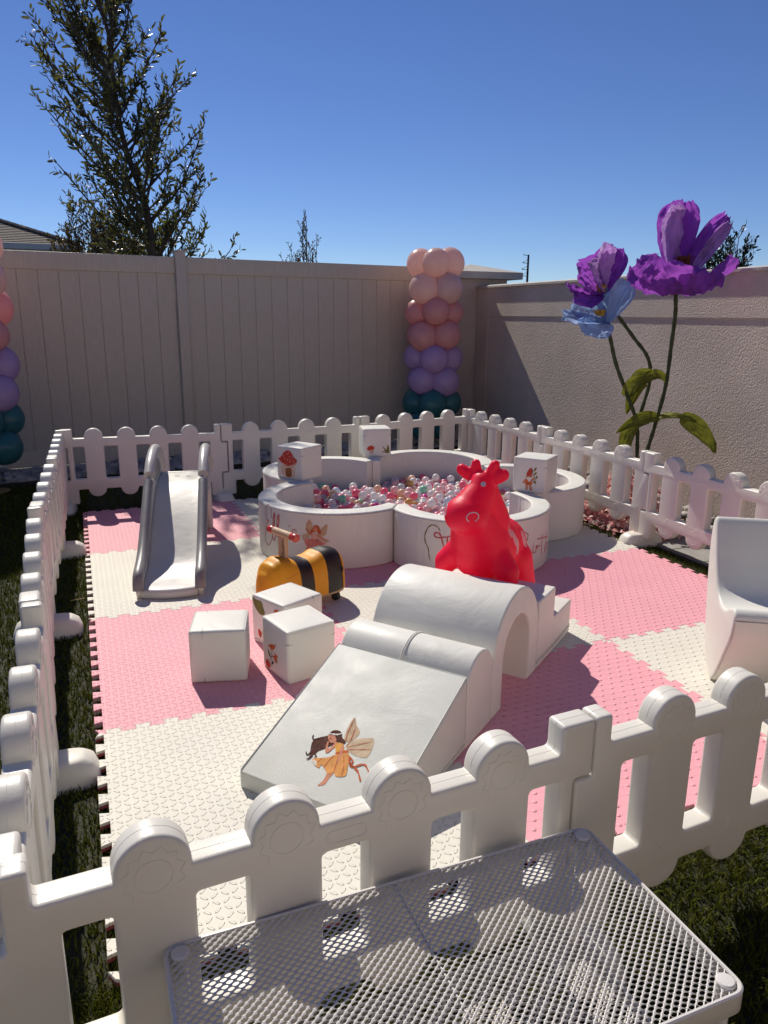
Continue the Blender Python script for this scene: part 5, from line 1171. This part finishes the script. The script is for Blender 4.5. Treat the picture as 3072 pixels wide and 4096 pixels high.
# ------------------------------------------------------------------ neighbouring house, utility pole
def house():
    m_sh = mat('shingle', (.105,.085,.075), .9, .35, 25, .8, 60); m_g = mat('gutter_white', (.55,.53,.50), .4, .05); m_hw = mat('house_wall', (.50,.46,.40), .8, .06, 4, .4, 60)
    root = thing('neighbour_house', 'neighbouring house with a brown shingle hip roof and pale gutter', 'house', (0, 16, FLOORZ))
    x0, x1, y1 = -10.5, .35, 9.0; ze = 3.30
    mb = MB(); mb.box((x0, .5, 0), (x1-.5, y1-.5, ze-.1)); mb.build('wall', m_hw, root, smooth=False)
    A = Vector((x0, 0, ze)); B = Vector((x1, 0, ze)); C = Vector((x1, y1, ze)); Dd = Vector((x0, y1, ze)); E = Vector((x0+4.5, y1/2, ze+1.62)); F = Vector((x1-4.5, y1/2, ze+1.62))
    mb = MB()
    def course(p, q, r, s, n):     # shingle courses from eave (p,q) to ridge (s,r)
        for k in range(n):
            a, b = k/n, (k+1)/n
            p0, q0, p1, q1 = p.lerp(s, a), q.lerp(r, a), p.lerp(s, b), q.lerp(r, b); nn = (q0-p0).cross(p1-p0).normalized()
            if nn.z < 0: nn = -nn
            mb.add([p0+nn*.022, q0+nn*.022, q1+nn*.006, p1+nn*.006, p0, q0], [(0, 1, 2, 3), (4, 5, 1, 0)])
    course(A, B, F, E, 30); course(B, C, F, F, 30); course(C, Dd, E, F, 30); course(Dd, A, E, E, 30)
    roof = mb.build('roof', m_sh, root, smooth=False)
    rc = MB()
    for i in range(26):
        a, b = B.lerp(F, i/26), B.lerp(F, (i+1)/26+.004); rc.tube([a+Vector((0, 0, .03)), b+Vector((0, 0, .045))], [.07, .062], 6)
    rc.build('hip_cap', m_sh, roof, ang=30)
    mb = MB(); mb.box((x0, -.12, ze-.13), (x1+.12, -.002, ze+.012)); mb.box((x1+.002, -.002, ze-.13), (x1+.12, y1, ze+.012)); mb.box((x0, -.02, ze-.24), (x1, .03, ze-.131)); mb.build('gutter', m_g, root, smooth=False)
house()
def added_house():
    # unseen house and paving added behind the viewer for warm bounce on shaded sides
    m_f = mat('added_facade_stucco', (.50,.41,.32), .85, .05, 4, .4, 60); m_t = mat('window_dark', (.03,.035,.04), .1, .1, spec=.6)
    root = thing('unseen_house', 'unseen cream stucco house added behind the viewer to bounce warm light', 'house', (0, -10.6, FLOORZ))
    mb = MB(); mb.box((-8, -.3, 0), (9, 0, 3.6)); mb.build('added_facade', m_f, root, smooth=False)
    fr = link('added_patio_door', extrude_profile('added_patio_door', [[(-3.6, .02), (-1.2, .02), (-1.2, 2.5), (-3.6, 2.5)], [(-3.5, .1), (-3.5, 2.4), (-2.44, 2.4), (-2.44, .1)], [(-2.36, .1), (-2.36, 2.4), (-1.3, 2.4), (-1.3, .1)]], .002, .05, .006, m_f), root)
    mb = MB(); mb.box((-3.5, .004, .1), (-1.3, .012, 2.4)); mb.build('pane', m_t, fr, smooth=False)
    plane('added_patio', -8, 4.6, -10.6, -7.0, FLOORZ+.010, mat('added_patio_paver', (.42,.36,.29), .85, .10, 5, .4, 60))  # unseen paving, added to throw warm light back on the shaded faces
added_house()
def pole():
    m_p = mat('pole_dark', (.035,.035,.035), .8, .2)
    root = thing('utility_pole', 'distant dark utility pole with side brackets above the stucco wall', 'utility pole', (69.3, 103.6, FLOORZ))
    mb = MB(); mb.tube([(0, 0, 0), (0, 0, 11.2)], [.22, .15], 10); mb.build('mast', m_p, root)
    d = Vector((-.84, .53, 0))
    for k, z in enumerate((11.1, 9.9, 8.9, 7.9)):
        mb = MB(); e = d*(.75+.08*k); mb.tube([(0, 0, z), (e.x, e.y, z+.05)], .045, 6)
        if k: mb.tube([(e.x, e.y, z+.05), (d.x*.1, d.y*.1, z+.62)], .03, 6)
        mb.ball((e.x, e.y, z+.16), (.06, .06, .12), 8, 6); mb.build('bracket', m_p, root)
pole()
mb = MB(); mb.tube([(-.105, -2.05, FLOORZ+.018), (-.06, -2.06, FLOORZ+.024), (-.03, -2.045, FLOORZ+.02)], .0022, 5)
tag(mb.build('straw', mat('straw_dry', (.6,.46,.25), .8, .1)), 'single dry straw lying on the turf left of the mat', 'straw', None, 'thing')

# ------------------------------------------------------------------ light, sky, camera
SUN_EL, SUN_AZ = R(44.3), R(-5.0)
w = bpy.data.worlds.new('World'); SC.world = w; w.use_nodes = True
nt = w.node_tree; bg = nt.nodes['Background']; sky = nt.nodes.new('ShaderNodeTexSky'); sky.sky_type = 'NISHITA'; sky.sun_disc = False
sky.sun_elevation = SUN_EL; sky.sun_rotation = SUN_AZ; sky.air_density = .75; sky.dust_density = 0; sky.ozone_density = 6.0; sky.altitude = 0
hs = nt.nodes.new('ShaderNodeHueSaturation'); hs.inputs['Saturation'].default_value = 1.08; hs.inputs['Hue'].default_value = .512
nt.links.new(sky.outputs['Color'], hs.inputs['Color']); nt.links.new(hs.outputs['Color'], bg.inputs['Color']); bg.inputs['Strength'].default_value = .09
sd = bpy.data.lights.new('sun', 'SUN'); sd.energy = 4.6; sd.angle = R(.53); sd.color = (1, .93, .82)
so = bpy.data.objects.new('sun', sd); COL.objects.link(so)
sv = Vector((math.sin(SUN_AZ)*math.cos(SUN_EL), math.cos(SUN_AZ)*math.cos(SUN_EL), math.sin(SUN_EL)))
so.rotation_mode = 'QUATERNION'; so.rotation_quaternion = sv.to_track_quat('Z', 'Y'); so.location = (0, 0, 12)

yaw, pit_, roll, F_ = .3837938, .25618041, .00761733, 3006.3
f = Vector((math.sin(yaw)*math.cos(pit_), math.cos(yaw)*math.cos(pit_), -math.sin(pit_))); r0 = Vector((math.cos(yaw), -math.sin(yaw), 0)); u0 = r0.cross(f)
rr, uu = r0*math.cos(roll)+u0*math.sin(roll), u0*math.cos(roll)-r0*math.sin(roll)
cd = bpy.data.cameras.new('camera'); co = bpy.data.objects.new('camera', cd); COL.objects.link(co)
cd.sensor_fit = 'VERTICAL'; cd.sensor_height = 36; cd.sensor_width = 27; cd.lens = 36*F_/4096; cd.clip_start = .05; cd.clip_end = 2000
co.matrix_world = Matrix(((rr.x, uu.x, -f.x, CAMP.x), (rr.y, uu.y, -f.y, CAMP.y), (rr.z, uu.z, -f.z, CAMP.z), (0, 0, 0, 1)))
SC.camera = co

# everything was laid out with 1.2 m tiles; the real ones are 1 m
K_ = 1/1.2
for o in list(SC.objects):
    if o.parent or o.type == 'LIGHT': continue
    o.location = o.location*K_
    if o.type != 'CAMERA': o.scale = o.scale*K_
SC.view_settings.view_transform = 'Standard'; SC.view_settings.look = 'None'; SC.view_settings.exposure = 0; SC.view_settings.gamma = 1
SC.cycles.max_bounces = 8; SC.cycles.diffuse_bounces = 5; SC.cycles.transparent_max_bounces = 8
SC.cycles.use_denoising = True
SC.cycles.use_adaptive_sampling = True
